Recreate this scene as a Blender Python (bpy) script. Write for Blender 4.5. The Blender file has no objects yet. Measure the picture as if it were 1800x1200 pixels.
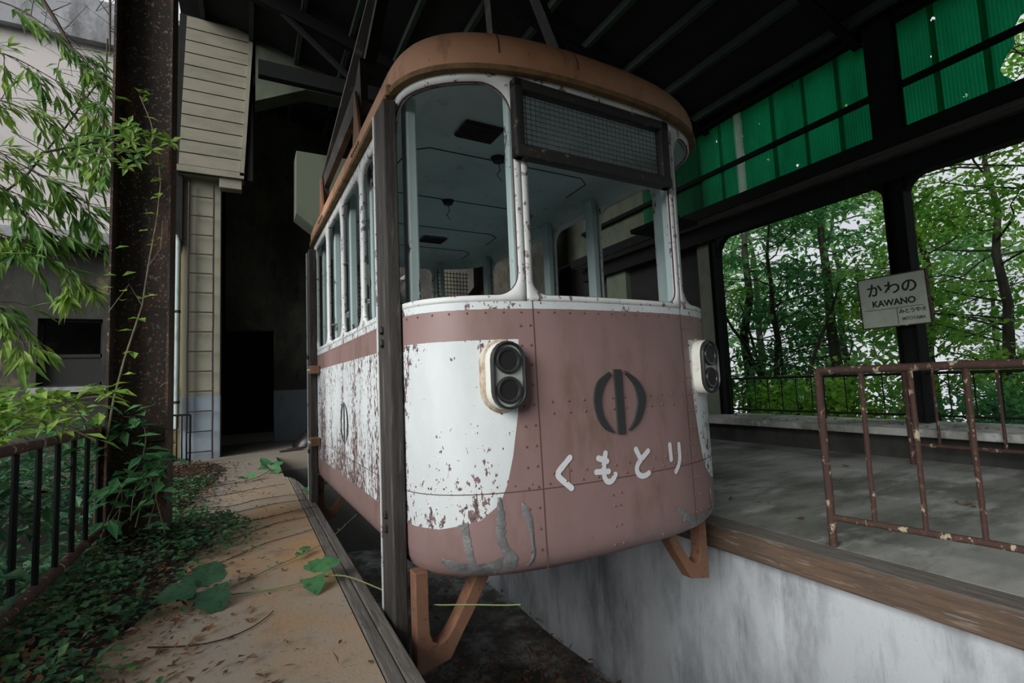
import bpy, bmesh, math, random
from mathutils import Vector, Matrix, noise as mnoise
R = math.radians
PI = math.pi
S = bpy.context.scene
C = S.collection

# ------------------------------------------------------------------ camera, sky, sun, exposure
cam = bpy.data.cameras.new('camera')
cam.lens = 17.4
cam.sensor_width = 36
cam.clip_start = 0.02
cam.clip_end = 300
co = bpy.data.objects.new('camera', cam)
C.objects.link(co)
co.matrix_world = Matrix(((0.883, -0.000, -0.4694, 0), (-0.4679, -0.0910, -0.8791, 0), (-0.0427, 0.9959, -0.0804, 1.0), (0, 0, 0, 1)))
S.camera = co

W = bpy.data.worlds.new('overcast_sky')
S.world = W
W.use_nodes = True
wn = W.node_tree.nodes
wl = W.node_tree.links
bg = wn['Background']
tc = wn.new('ShaderNodeTexCoord')
nz = wn.new('ShaderNodeTexNoise')
nz.inputs['Scale'].default_value = 2.2
nz.inputs['Detail'].default_value = 3
rp = wn.new('ShaderNodeValToRGB')
rp.color_ramp.elements[0].position = .35
rp.color_ramp.elements[0].color = (.74, .78, .87, 1)
rp.color_ramp.elements[1].position = .62
rp.color_ramp.elements[1].color = (1.0, 1.03, 1.07, 1)
wl.new(tc.outputs['Generated'], nz.inputs['Vector'])
wl.new(nz.outputs['Fac'], rp.inputs['Fac'])
wl.new(rp.outputs['Color'], bg.inputs['Color'])
bg.inputs['Strength'].default_value = 0.60

sl = bpy.data.lights.new('sun', 'SUN')
sl.energy = 3.3
sl.angle = R(38)
sl.color = (1.0, .97, .93)
so = bpy.data.objects.new('sun', sl)
C.objects.link(so)
so.rotation_euler = Vector((-.85, -.43, .41)).to_track_quat('Z', 'Y').to_euler()

S.view_settings.view_transform = 'Standard'
S.view_settings.look = 'None'
S.view_settings.gamma = 1
S.view_settings.use_curve_mapping = False
S.view_settings.exposure = 0.35

# ------------------------------------------------------------------ mesh builder
class MB:
    def __init__(s):
        s.v, s.f, s.m, s.cur = [], [], [], 0

    def add(s, verts, faces):
        o = len(s.v)
        s.v += [tuple(p) for p in verts]
        for f in faces:
            s.f.append(tuple(i + o for i in f))
            s.m.append(s.cur)
        return s

    def box(s, a, b, M=None, ch=0.0):
        x0, y0, z0 = a
        x1, y1, z1 = b
        if ch <= 0:
            vs = [(x, y, z) for z in (z0, z1) for y in (y0, y1) for x in (x0, x1)]
            fs = [(0, 2, 3, 1), (4, 5, 7, 6), (0, 1, 5, 4), (2, 6, 7, 3), (0, 4, 6, 2), (1, 3, 7, 5)]
        else:
            bm = bmesh.new()
            bmesh.ops.create_cube(bm, size=1)
            for q in bm.verts:
                q.co = Vector(((x0 + x1) / 2 + q.co.x * (x1 - x0), (y0 + y1) / 2 + q.co.y * (y1 - y0), (z0 + z1) / 2 + q.co.z * (z1 - z0)))
            bmesh.ops.bevel(bm, geom=bm.edges[:], offset=ch, segments=2, affect='EDGES', profile=.5)
            bm.verts.index_update()
            vs = [q.co.copy() for q in bm.verts]
            fs = [tuple(q.index for q in f.verts) for f in bm.faces]
            bm.free()
        if M:
            vs = [M @ Vector(p) for p in vs]
        return s.add(vs, fs)

    def tube(s, path, r, n=8, cap=True):
        P = [Vector(p) for p in path]
        k = len(P)
        rs = r if isinstance(r, (list, tuple)) else [r] * k
        vs, fs = [], []
        ref = None
        for i, p in enumerate(P):
            d = (P[min(i + 1, k - 1)] - P[max(i - 1, 0)])
            if d.length < 1e-9:
                d = Vector((0, 0, 1))
            d.normalize()
            if ref is None:
                ref = Vector((0, 0, 1)) if abs(d.z) < .9 else Vector((1, 0, 0))
            a = ref - d * ref.dot(d)
            if a.length < 1e-6:
                a = d.orthogonal()
            a.normalize()
            ref = a
            b = d.cross(a)
            for j in range(n):
                t = 2 * PI * j / n
                vs.append(p + (a * math.cos(t) + b * math.sin(t)) * rs[i])
        for i in range(k - 1):
            for j in range(n):
                fs.append((i * n + j, i * n + (j + 1) % n, (i + 1) * n + (j + 1) % n, (i + 1) * n + j))
        if cap:
            fs.append(tuple(range(n))[::-1])
            fs.append(tuple((k - 1) * n + j for j in range(n)))
        return s.add(vs, fs)

    def lathe(s, prof, M, n=24):
        vs, fs = [], []
        for (r, z) in prof:
            for j in range(n):
                t = 2 * PI * j / n
                vs.append(M @ Vector((r * math.cos(t), r * math.sin(t), z)))
        for i in range(len(prof) - 1):
            for j in range(n):
                fs.append((i * n + j, i * n + (j + 1) % n, (i + 1) * n + (j + 1) % n, (i + 1) * n + j))
        fs.append(tuple(range(n))[::-1])
        fs.append(tuple((len(prof) - 1) * n + j for j in range(n)))
        return s.add(vs, fs)

    def prism(s, poly, fn, d0, d1):
        """poly of 2D points; fn(a, b, d) -> 3D"""
        n = len(poly)
        vs = [fn(a, b, d0) for a, b in poly] + [fn(a, b, d1) for a, b in poly]
        fs = [tuple(range(n))[::-1], tuple(range(n, 2 * n))]
        for i in range(n):
            j = (i + 1) % n
            fs.append((i, j, n + j, n + i))
        return s.add(vs, fs)

    def grid(s, rows, closed=False):
        n = len(rows[0])
        vs = [p for r in rows for p in r]
        fs = []
        for i in range(len(rows) - 1):
            for j in range(n if closed else n - 1):
                k = (j + 1) % n
                fs.append((i * n + j, i * n + k, (i + 1) * n + k, (i + 1) * n + j))
        return s.add(vs, fs)

    def leaf(s, p, d, up, L, w, droop=0.0):
        d = d.normalized()
        sd = d.cross(up)
        if sd.length < 1e-4:
            sd = d.orthogonal()
        sd.normalize()
        nn = sd.cross(d)
        m = p + d * L * .45 - nn * L * droop * .3
        t = p + d * L - nn * L * droop
        e = nn * w * .18
        s.add([p, m + sd * w * .5 + e, t, m - sd * w * .5 + e, m], [(0, 1, 4), (1, 2, 4), (0, 4, 3), (4, 2, 3)])

    def build(s, name, mats, parent=None, smooth=False, solid=0, bevel=0):
        me = bpy.data.meshes.new(name)
        me.from_pydata(s.v, [], s.f)
        if not isinstance(mats, (list, tuple)):
            mats = [mats]
        for q in mats:
            me.materials.append(q)
        if len(mats) > 1:
            me.polygons.foreach_set('material_index', s.m)
        if smooth:
            me.polygons.foreach_set('use_smooth', [True] * len(me.polygons))
            if smooth != 'all':
                me.set_sharp_from_angle(angle=R(40))
        me.update()
        o = bpy.data.objects.new(name, me)
        C.objects.link(o)
        if parent:
            o.parent = parent
        if solid:
            q = o.modifiers.new('thickness', 'SOLIDIFY')
            q.thickness = abs(solid)
            q.offset = -1 if solid > 0 else 1
        if bevel:
            q = o.modifiers.new('bevel', 'BEVEL')
            q.width = bevel
            q.segments = 2
            q.limit_method = 'ANGLE'
        return o


def tag(o, label=None, cat=None, group=None, kind=None):
    if label: o['label'] = label
    if cat: o['category'] = cat
    if group: o['group'] = group
    if kind: o['kind'] = kind
    return o


def empty(name, loc=(0, 0, 0), rz=0, **k):
    o = bpy.data.objects.new(name, None)
    o.empty_display_size = .1
    C.objects.link(o)
    o.location = loc
    o.rotation_euler = (0, 0, rz)
    return tag(o, **k)


def struct(o, label=None):
    o['kind'] = 'structure'
    if label: o['label'] = label
    return o


# ------------------------------------------------------------------ materials
def node(nt, t, **k):
    n = nt.nodes.new(t)
    for a, b in k.items():
        setattr(n, a, b)
    return n


def sock(nt, s, v):
    if isinstance(v, bpy.types.NodeSocket):
        nt.links.new(v, s)
    else:
        s.default_value = v


def mth(nt, op, a, b=0.0, c=0.0, clamp=False):
    n = node(nt, 'ShaderNodeMath', operation=op, use_clamp=clamp)
    sock(nt, n.inputs[0], a)
    sock(nt, n.inputs[1], b)
    sock(nt, n.inputs[2], c)
    return n.outputs[0]


def step(nt, v, lo, hi):
    n = node(nt, 'ShaderNodeMapRange')
    sock(nt, n.inputs[0], v)
    n.inputs[1].default_value = lo
    n.inputs[2].default_value = hi
    return n.outputs[0]


def noise(nt, vec, scale, stretch=(1, 1, 1), detail=6, rough=.6, off=0.0):
    mp = node(nt, 'ShaderNodeMapping')
    mp.inputs['Scale'].default_value = stretch
    mp.inputs['Location'].default_value = (off, off * 1.7, off * .6)
    nt.links.new(vec, mp.inputs[0])
    n = node(nt, 'ShaderNodeTexNoise')
    n.inputs['Scale'].default_value = scale
    n.inputs['Detail'].default_value = detail
    n.inputs['Roughness'].default_value = rough
    nt.links.new(mp.outputs[0], n.inputs['Vector'])
    return n.outputs['Fac']


def mix(nt, f, a, b):
    n = node(nt, 'ShaderNodeMix', data_type='RGBA')
    sock(nt, n.inputs[0], f)
    for i, v in ((6, a), (7, b)):
        if isinstance(v, bpy.types.NodeSocket):
            nt.links.new(v, n.inputs[i])
        else:
            n.inputs[i].default_value = (*v, 1)
    return n.outputs[2]


def mat(name, base, rough=.75, layers=(), bump=0, bscale=40, metal=0, spec=.4, bstretch=(1, 1, 1)):
    """layers: (colour, scale, lo, hi, stretch, amount)"""
    m = bpy.data.materials.new(name)
    m.use_nodes = True
    nt = m.node_tree
    b = nt.nodes['Principled BSDF']
    b.inputs['Roughness'].default_value = rough
    b.inputs['Metallic'].default_value = metal
    b.inputs['Specular IOR Level'].default_value = spec
    t = node(nt, 'ShaderNodeTexCoord').outputs['Object']
    col = base
    for i, (c, sc, lo, hi, st, am) in enumerate(layers):
        f = step(nt, noise(nt, t, sc, st, 7, .65, 3.1 * (i + 1)), lo, hi)
        col = mix(nt, mth(nt, 'MULTIPLY', f, am), col, c)
    if isinstance(col, tuple):
        b.inputs['Base Color'].default_value = (*col, 1)
    else:
        nt.links.new(col, b.inputs['Base Color'])
    if bump:
        bn = node(nt, 'ShaderNodeBump')
        bn.inputs['Strength'].default_value = bump
        bn.inputs['Distance'].default_value = .01
        nt.links.new(noise(nt, t, bscale, bstretch, 6, .7, 9), bn.inputs['Height'])
        nt.links.new(bn.outputs[0], b.inputs['Normal'])
    return m


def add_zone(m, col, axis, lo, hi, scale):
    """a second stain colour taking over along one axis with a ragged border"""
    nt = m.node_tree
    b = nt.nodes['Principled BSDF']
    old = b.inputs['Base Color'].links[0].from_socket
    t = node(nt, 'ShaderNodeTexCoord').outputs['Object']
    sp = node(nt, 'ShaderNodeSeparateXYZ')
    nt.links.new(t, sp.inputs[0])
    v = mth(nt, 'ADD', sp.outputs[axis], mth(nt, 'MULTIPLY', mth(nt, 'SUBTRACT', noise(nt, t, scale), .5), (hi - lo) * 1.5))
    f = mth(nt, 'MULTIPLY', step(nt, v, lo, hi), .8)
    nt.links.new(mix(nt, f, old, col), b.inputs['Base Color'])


def leafmat(name, c1, c2, c3, trans=.45, scale=3.0):
    m = bpy.data.materials.new(name)
    m.use_nodes = True
    nt = m.node_tree
    for q in list(nt.nodes):
        nt.nodes.remove(q)
    out = node(nt, 'ShaderNodeOutputMaterial')
    t = node(nt, 'ShaderNodeTexCoord').outputs['Object']
    col = mix(nt, step(nt, noise(nt, t, scale, (1, 1, 1), 2), .38, .62), c1, c2)
    col = mix(nt, step(nt, noise(nt, t, scale * 6, (1, 1, 1), 1, .5, 4), .55, .7), col, c3)
    d = node(nt, 'ShaderNodeBsdfPrincipled')
    d.inputs['Roughness'].default_value = .5
    d.inputs['Specular IOR Level'].default_value = .3
    nt.links.new(col, d.inputs['Base Color'])
    tr = node(nt, 'ShaderNodeBsdfTranslucent')
    nt.links.new(col, tr.inputs['Color'])
    ms = node(nt, 'ShaderNodeMixShader')
    ms.inputs[0].default_value = trans
    nt.links.new(d.outputs[0], ms.inputs[1])
    nt.links.new(tr.outputs[0], ms.inputs[2])
    nt.links.new(ms.outputs[0], out.inputs[0])
    return m


M = {}
M['concrete_warm'] = mat('stained_tan_concrete', (.36, .28, .19), .8, [
    ((.46, .27, .13), 1.3, .38, .60, (1, 1, 1), .85), ((.34, .33, .30), .8, .46, .62, (1, .6, 1), .8), ((.10, .09, .075), 3.5, .56, .72, (1, 1, 1), .6),
    ((.06, .055, .045), 38, .60, .70, (1, 1, 1), .7), ((.55, .52, .47), 55, .64, .72, (1, 1, 1), .6)], .35, 60)
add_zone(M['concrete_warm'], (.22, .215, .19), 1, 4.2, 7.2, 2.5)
M['concrete_grey'] = mat('grey_platform_concrete', (.36, .37, .35), .7, [
    ((.10, .11, .09), 1.3, .40, .62, (.5, 1.3, 1), .85), ((.55, .58, .57), 2.2, .52, .66, (.6, 1.5, 1), .75), ((.07, .075, .06), 3.2, .58, .72, (.6, 1.6, 1), .8),
    ((.10, .10, .085), 45, .62, .72, (1, 1, 1), .5)], .3, 70)
M['pit_wall'] = mat('streaked_pit_concrete', (.48, .52, .56), .75, [
    ((.17, .19, .21), 1.5, .42, .62, (1, 1.2, .5), .85), ((.60, .65, .70), 3, .5, .68, (1, 1.6, .35), .7), ((.14, .14, .14), 3.4, .58, .74, (1, 2.2, .25), .75),
    ((.30, .22, .14), 6, .68, .76, (1, 1, .5), .6), ((.15, .16, .17), 70, .6, .72, (1, 1, 1), .5)], .3, 80)
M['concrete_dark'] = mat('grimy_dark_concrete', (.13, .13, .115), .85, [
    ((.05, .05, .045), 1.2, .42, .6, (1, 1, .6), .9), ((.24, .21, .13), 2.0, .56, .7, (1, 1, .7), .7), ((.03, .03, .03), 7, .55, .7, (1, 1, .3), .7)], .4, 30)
M['ledge_face'] = mat('shade_black_ledge_face', (.045, .047, .045), .9, [((.02, .02, .02), 2, .45, .6, (1, 1, .5), .8)])  # black colour stands in for the shade below the overhanging lip
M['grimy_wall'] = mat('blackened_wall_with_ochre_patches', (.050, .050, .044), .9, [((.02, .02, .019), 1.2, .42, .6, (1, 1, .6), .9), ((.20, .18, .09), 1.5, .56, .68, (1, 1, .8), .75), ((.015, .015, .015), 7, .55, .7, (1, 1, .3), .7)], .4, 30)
M['plaster'] = mat('weathered_pinkish_plaster', (.56, .53, .52), .9, [
    ((.42, .40, .42), 1.0, .45, .65, (1, 1, .5), .7), ((.25, .25, .27), 2.4, .58, .72, (1, 1, .5), .7), ((.66, .63, .62), 5, .55, .7, (1, 1, 1), .5)], .2, 40)
M['coping'] = mat('mossy_grey_coping', (.30, .31, .33), .9, [((.10, .11, .11), 2.5, .45, .65, (1, 1, .4), .85), ((.45, .47, .5), 6, .55, .7, (1, 1, .5), .6)], .3, 40)
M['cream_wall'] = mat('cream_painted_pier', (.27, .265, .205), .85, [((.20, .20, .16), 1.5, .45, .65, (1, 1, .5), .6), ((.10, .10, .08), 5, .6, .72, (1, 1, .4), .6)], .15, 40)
M['blue_dado'] = mat('pale_blue_painted_dado', (.23, .28, .33), .8, [((.20, .24, .27), 2.5, .45, .65, (1, 1, .4), .7), ((.08, .08, .08), 8, .62, .72, (1, 1, .3), .6)], .15, 40)
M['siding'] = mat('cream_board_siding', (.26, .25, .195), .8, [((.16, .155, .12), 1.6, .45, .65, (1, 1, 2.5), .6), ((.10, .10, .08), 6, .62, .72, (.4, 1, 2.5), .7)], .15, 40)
M['dark_ceiling'] = mat('shade_dark_roof_boards', (.016, .018, .017), .95, [((.008, .009, .009), 2, .4, .6, (1, .3, 1), .8)])  # near-black colour stands in for the deep shade under the roof
M['dark_steel'] = mat('dark_weathered_steel', (.010, .011, .012), .75, [((.022, .02, .018), 8, .55, .7, (1, 1, .3), .6)], .2, 60, spec=.12)
M['green_wood'] = mat('dim_green_rafter_paint', (.045, .065, .053), .9, [((.02, .03, .025), 3, .45, .65, (1, 1, 1), .7)])
M['rust_column'] = mat('heavily_rusted_column_steel', (.045, .034, .030), .85, [
    ((.15, .075, .040), 6, .50, .68, (1, 1, .5), .7), ((.02, .018, .018), 2.0, .48, .62, (1, 1, .4), .7), ((.36, .27, .17), 60, .58, .66, (1, 1, .8), .8),
    ((.13, .26, .25), 20, .64, .72, (1, 1, .7), .7)], .5, 50)
M['rust_rail'] = mat('rusted_red_brown_rail_paint', (.060, .034, .028), .8, [
    ((.07, .035, .028), 9, .45, .62, (1, 1, 1), .8), ((.46, .40, .29), 24, .585, .64, (1, 1, .6), .9), ((.15, .07, .04), 30, .55, .66, (1, 1, 1), .6)], .5, 80)
M['old_wood'] = mat('weathered_grey_timber', (.17, .155, .14), .85, [
    ((.08, .07, .065), 9, .42, .62, (6, .35, 6), .8), ((.30, .28, .26), 14, .55, .68, (6, .4, 6), .6), ((.04, .035, .03), 30, .62, .7, (1, 1, 1), .6)], .5, 30, bstretch=(6, .4, 6))
M['brown_wood'] = mat('worn_brown_edge_timber', (.125, .085, .058), .85, [
    ((.07, .055, .045), 8, .42, .60, (5, .4, 5), .8), ((.36, .33, .29), 10, .56, .68, (5, .4, 5), .6), ((.20, .115, .06), 5, .56, .7, (2, .5, 2), .6)], .5, 30, bstretch=(5, .4, 5))
M['black_wood'] = mat('blackened_fender_timber', (.050, .046, .042), .8, [
    ((.02, .018, .018), 10, .42, .60, (5, 5, .35), .8), ((.14, .13, .125), 9, .55, .68, (4, 4, .35), .6)], .5, 40, bstretch=(5, 5, .4))
M['orange_paint'] = mat('faded_orange_roof_paint', (.42, .225, .135), .6, [
    ((.28, .12, .055), 2.5, .45, .65, (1, 1, .6), .6), ((.10, .055, .035), 5, .53, .66, (1, 1, .35), .8), ((.50, .30, .19), 3, .52, .7, (1, 1, .5), .5), ((.05, .035, .03), 30, .66, .72, (1, 1, .5), .7)], .12, 30)
M['orange_steel'] = mat('orange_brown_bracket_paint', (.19, .095, .06), .65, [
    ((.22, .11, .06), 3, .45, .65, (1, 1, .6), .6), ((.06, .04, .03), 22, .60, .68, (1, 1, 1), .8), ((.26, .16, .08), 9, .55, .68, (1, 1, 1), .5)], .3, 40)
M['gold_rust'] = mat('ochre_rust_edge', (.17, .105, .04), .8, [((.08, .05, .03), 12, .45, .6, (1, 1, 1), .8)])
M['frame_white'] = mat('chipped_white_window_frame_paint', (.62, .66, .66), .5, [
    ((.42, .45, .46), 3, .45, .65, (1, 1, .5), .5), ((.12, .08, .085), 26, .585, .61, (1, 1, .8), .9), ((.16, .09, .09), 7, .635, .655, (1, 1, .7), .9)], .15, 30)
M['teal_post'] = mat('teal_grey_inner_post_paint', (.36, .47, .47), .5, [
    ((.25, .34, .35), 4, .45, .65, (1, 1, .4), .5), ((.055, .035, .035), 7, .61, .625, (1, 1, .5), .95)], .1, 30)
M['liner'] = mat('blue_grey_ceiling_lining', (.48, .60, .63), .7, [
    ((.34, .43, .45), 2, .45, .65, (1, 1, 1), .6), ((.10, .12, .13), 9, .6, .72, (1, 1, 1), .5)])
M['black_gap'] = mat('black_rubber_and_seams', (.018, .018, .018), .8)
M['rust_rivet'] = mat('rusty_rivet_heads', (.17, .085, .055), .6, [((.10, .06, .045), 40, .45, .6, (1, 1, 1), .6)])
M['seam'] = mat('rust_dark_panel_seam', (.085, .045, .035), .8)
M['maroon_edge'] = mat('dark_red_window_rubber', (.075, .022, .028), .7)
M['screen_black'] = mat('black_screen_frame_with_ochre_flakes', (.018, .018, .018), .6, [((.20, .14, .06), 14, .62, .68, (1, 1, 1.4), .8), ((.10, .10, .10), 30, .62, .7, (1, 1, 1), .6)], .3, 40)
M['badge'] = mat('charcoal_badge', (.028, .033, .034), .5, [((.08, .09, .09), 30, .62, .7, (1, 1, 1), .5)])
M['letter'] = mat('brushed_white_lettering_paint', (.60, .62, .66), .6, [((.38, .36, .38), 40, .6, .68, (1, 1, 1), .6)])
M['filler'] = mat('exposed_grey_metal_under_paint', (.22, .23, .235), .45, [
    ((.12, .125, .13), 14, .45, .62, (1, 1, 1), .7), ((.42, .43, .44), 26, .58, .68, (1, 1, 1), .6)], .4, 40, metal=.4)
M['lamp_grey'] = mat('grey_green_lamp_housing_paint', (.30, .34, .32), .55, [((.16, .18, .17), 12, .5, .65, (1, 1, 1), .6), ((.62, .62, .58), 40, .68, .72, (1, 1, 1), .7)], .15, 40)
M['lamp_white'] = mat('off_white_lamp_casing_paint', (.62, .63, .58), .55, [((.36, .22, .10), 9, .6, .72, (1, 1, 1), .8)], .1, 40)
M['lamp_flange'] = mat('rust_stained_lamp_flange', (.50, .47, .40), .6, [((.26, .15, .06), 8, .48, .60, (1, 1, 1), .85), ((.08, .05, .035), 18, .60, .68, (1, 1, 1), .8)], .2, 40)
M['lamp_black'] = mat('black_lamp_rim', (.025, .027, .028), .35)
M['lamp_hole'] = mat('dark_hollow_lamp_reflector', (.05, .05, .055), .25, metal=.6)
M['bark'] = mat('dark_tree_bark', (.045, .040, .034), .95, [((.11, .10, .085), 9, .52, .68, (1, 1, .3), .7)], .5, 30)
M['stem'] = mat('pale_vine_stem', (.16, .14, .09), .8, [((.07, .055, .035), 12, .45, .65, (1, 1, 1), .7)])
M['green_stem'] = mat('green_vine_stem', (.20, .26, .10), .7)
M['twig'] = mat('dark_dry_twig', (.05, .038, .03), .9)
M['dead_leaf'] = leafmat('dry_brown_leaf', (.10, .06, .035), (.20, .10, .045), (.30, .22, .14), .1, 8)
M['leaf_bright'] = leafmat('bright_tree_leaf', (.16, .42, .06), (.34, .60, .09), (.06, .22, .05), .55, 1.2)
M['leaf_deep'] = leafmat('deep_green_tree_leaf', (.07, .26, .10), (.16, .42, .12), (.035, .13, .06), .5, 1.0)
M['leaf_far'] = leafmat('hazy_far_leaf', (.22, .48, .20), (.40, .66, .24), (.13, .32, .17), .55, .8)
M['bamboo'] = leafmat('bamboo_leaf', (.10, .24, .05), (.24, .38, .07), (.05, .14, .05), .45, 2.0)
M['ivy'] = leafmat('ground_ivy_leaf', (.035, .12, .06), (.08, .21, .09), (.14, .26, .07), .3, 4.0)
M['vine_leaf'] = leafmat('yellow_green_vine_leaf', (.16, .33, .05), (.28, .42, .07), (.08, .20, .05), .4, 6.0)
M['kudzu'] = leafmat('broad_green_creeper_leaf', (.07, .24, .10), (.12, .32, .12), (.05, .17, .08), .35, 6.0)
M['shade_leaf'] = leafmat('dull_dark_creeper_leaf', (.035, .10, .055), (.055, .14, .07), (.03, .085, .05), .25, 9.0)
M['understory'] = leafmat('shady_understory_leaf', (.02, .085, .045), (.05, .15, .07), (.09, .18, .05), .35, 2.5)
M['soil'] = mat('dark_forest_soil', (.022, .021, .016), .95, [((.05, .04, .028), 6, .5, .65, (1, 1, 1), .6)], .5, 20)
M['blocker_hill'] = mat('dark_blocker_slope', (.020, .030, .016), .95, [((.035, .05, .02), 1.5, .45, .65, (1, 1, 1), .8)])  # for the added hill that blocks sky light
M['pit_floor'] = mat('dirty_pit_floor_concrete', (.10, .10, .095), .9, [((.34, .35, .35), 1.1, .50, .60, (1, 1, 1), .85), ((.03, .028, .025), 3, .45, .6, (1, 1, 1), .8)], .5, 25)
M['sign_face'] = mat('pale_grey_green_sign_enamel', (.58, .66, .56), .5, [((.40, .46, .39), 4, .45, .62, (1, 1, 1), .5), ((.30, .22, .12), 9, .64, .74, (1, 1, 1), .7)], .05, 30)
M['sign_ink'] = mat('black_sign_paint', (.02, .022, .02), .6)
M['faded_ink'] = mat('faded_sign_paint', (.10, .11, .10), .6)
M['pipe'] = mat('pale_green_downpipe', (.34, .42, .40), .6, [((.15, .18, .17), 6, .5, .65, (1, 1, .4), .6)])
M['ladder'] = mat('black_rusty_rebar', (.035, .028, .025), .8, [((.10, .055, .035), 14, .52, .65, (1, 1, 1), .7)])
M['hanger'] = mat('greasy_hanger_steel', (.025, .023, .021), .6, [((.11, .09, .07), 8, .52, .66, (1, 1, 1), .6)])
M['sack'] = mat('black_plastic_sack', (.012, .012, .013), .35)
M['yellow_wall'] = mat('yellowed_old_wall', (.26, .20, .09), .9, [((.08, .065, .035), 3, .45, .62, (1, 1, .5), .8)])
M['mesh_grey'] = mat('dusty_glass', (.10, .11, .11), .3)


def body_paint():
    m = bpy.data.materials.new('maroon_and_white_car_paint')
    m.use_nodes = True
    nt = m.node_tree
    b = nt.nodes['Principled BSDF']
    b.inputs['Specular IOR Level'].default_value = .45
    t = node(nt, 'ShaderNodeTexCoord').outputs['Object']
    sp = node(nt, 'ShaderNodeSeparateXYZ')
    nt.links.new(t, sp.inputs[0])
    x, y, z = sp.outputs
    xa = mth(nt, 'ABSOLUTE', mth(nt, 'SUBTRACT', x, .925))
    cr = node(nt, 'ShaderNodeValToRGB')
    nt.links.new(mth(nt, 'MULTIPLY', mth(nt, 'SUBTRACT', z, .38), 1.25, clamp=True), cr.inputs[0])
    e = cr.color_ramp.elements
    stops = [(.40, .84), (.435, .70), (.498, .625), (.576, .592), (.69, .565), (.88, .535), (1.18, .522)]
    e[0].position = (stops[0][0] - .38) * 1.25
    e[0].color = (stops[0][1],) * 3 + (1,)
    e[1].position = (stops[-1][0] - .38) * 1.25
    e[1].color = (stops[-1][1],) * 3 + (1,)
    for p, q in stops[1:-1]:
        k = e.new((p - .38) * 1.25)
        k.color = (q,) * 3 + (1,)
    g = node(nt, 'ShaderNodeSeparateColor')
    nt.links.new(cr.outputs[0], g.inputs[0])
    wob = mth(nt, 'MULTIPLY', mth(nt, 'SUBTRACT', noise(nt, t, 30), .5), .006)
    zw = mth(nt, 'ADD', z, wob)
    lower = mth(nt, 'MULTIPLY', mth(nt, 'GREATER_THAN', zw, .40), mth(nt, 'LESS_THAN', zw, 1.18))
    lower = mth(nt, 'MULTIPLY', lower, mth(nt, 'GREATER_THAN', xa, g.outputs[0]))
    white = mth(nt, 'MAXIMUM', lower, mth(nt, 'GREATER_THAN', zw, 1.312))
    # flaking of the white coat: heavier along the straight sides and low on the corners
    side = step(nt, xa, .90, .924)
    big = noise(nt, t, 3.2, (1, 1.6, .55), 5, .6, 2)
    fine = noise(nt, t, 46, (1, 1, .6), 6, .68, 5)
    mid = noise(nt, t, 18, (1, 1.3, .6), 6, .7, 11)
    low = step(nt, z, .85, .45)
    amt = mth(nt, 'ADD', mth(nt, 'MULTIPLY', side, .055), mth(nt, 'ADD', mth(nt, 'MULTIPLY', low, .048), .006))
    v = mth(nt, 'ADD', mth(nt, 'ADD', mth(nt, 'MULTIPLY', fine, .55), mth(nt, 'MULTIPLY', big, .35)), mth(nt, 'MULTIPLY', mid, .3))
    v = mth(nt, 'ADD', v, amt)
    chip = step(nt, v, .682, .696)
    curl = step(nt, v, .664, .678)
    chip2 = step(nt, noise(nt, t, 6, (1, 1, .8), 7, .7, 21), .685, .70)
    chip = mth(nt, 'MAXIMUM', chip, mth(nt, 'MULTIPLY', chip2, low))
    # colours
    wcol = mix(nt, step(nt, noise(nt, t, 2.5, (1, 1, .4), 5, .6, 7), .4, .65), (.60, .66, .68), (.50, .55, .57))
    wcol = mix(nt, mth(nt, 'MULTIPLY', curl, .5), wcol, (.80, .83, .82))
    under = mix(nt, step(nt, noise(nt, t, 40, (1, 1, 1), 4, .6, 13), .45, .6), (.18, .115, .12), (.045, .04, .042))
    wcol = mix(nt, chip, wcol, under)
    mcol = mix(nt, step(nt, noise(nt, t, 2.2, (1, 1, .5), 5, .6, 17), .4, .65), (.230, .150, .145), (.180, .118, .112))
    mcol = mix(nt, mth(nt, 'MULTIPLY', step(nt, noise(nt, t, 5, (1, 1, .35), 6, .65, 23), .50, .68), .75), mcol, (.135, .085, .060))
    mcol = mix(nt, mth(nt, 'MULTIPLY', step(nt, noise(nt, t, 16, (1, 1, .8), 6, .7, 29), .66, .72), .6), mcol, (.11, .065, .05))
    sides = mth(nt, 'MULTIPLY', step(nt, noise(nt, t, 1.7, (1, 1, 1), 3, .5, 31), .42, .6), .35)
    mcol = mix(nt, sides, mcol, (.27, .185, .185))
    col = mix(nt, white, mcol, wcol)
    nt.links.new(col, b.inputs['Base Color'])
    rgh = node(nt, 'ShaderNodeMapRange')
    nt.links.new(noise(nt, t, 8, (1, 1, .5), 4, .6, 37), rgh.inputs[0])
    rgh.inputs[3].default_value = .38
    rgh.inputs[4].default_value = .62
    nt.links.new(rgh.outputs[0], b.inputs['Roughness'])
    bn = node(nt, 'ShaderNodeBump')
    bn.inputs['Strength'].default_value = .35
    bn.inputs['Distance'].default_value = .006
    h = mth(nt, 'SUBTRACT', mth(nt, 'MULTIPLY', noise(nt, t, 2.3, (1, 1, 1), 2, .5, 41), 2.2), mth(nt, 'MULTIPLY', mth(nt, 'MULTIPLY', chip, white), .35))
    nt.links.new(h, bn.inputs['Height'])
    nt.links.new(bn.outputs[0], b.inputs['Normal'])
    return m


M['body'] = body_paint()


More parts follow.
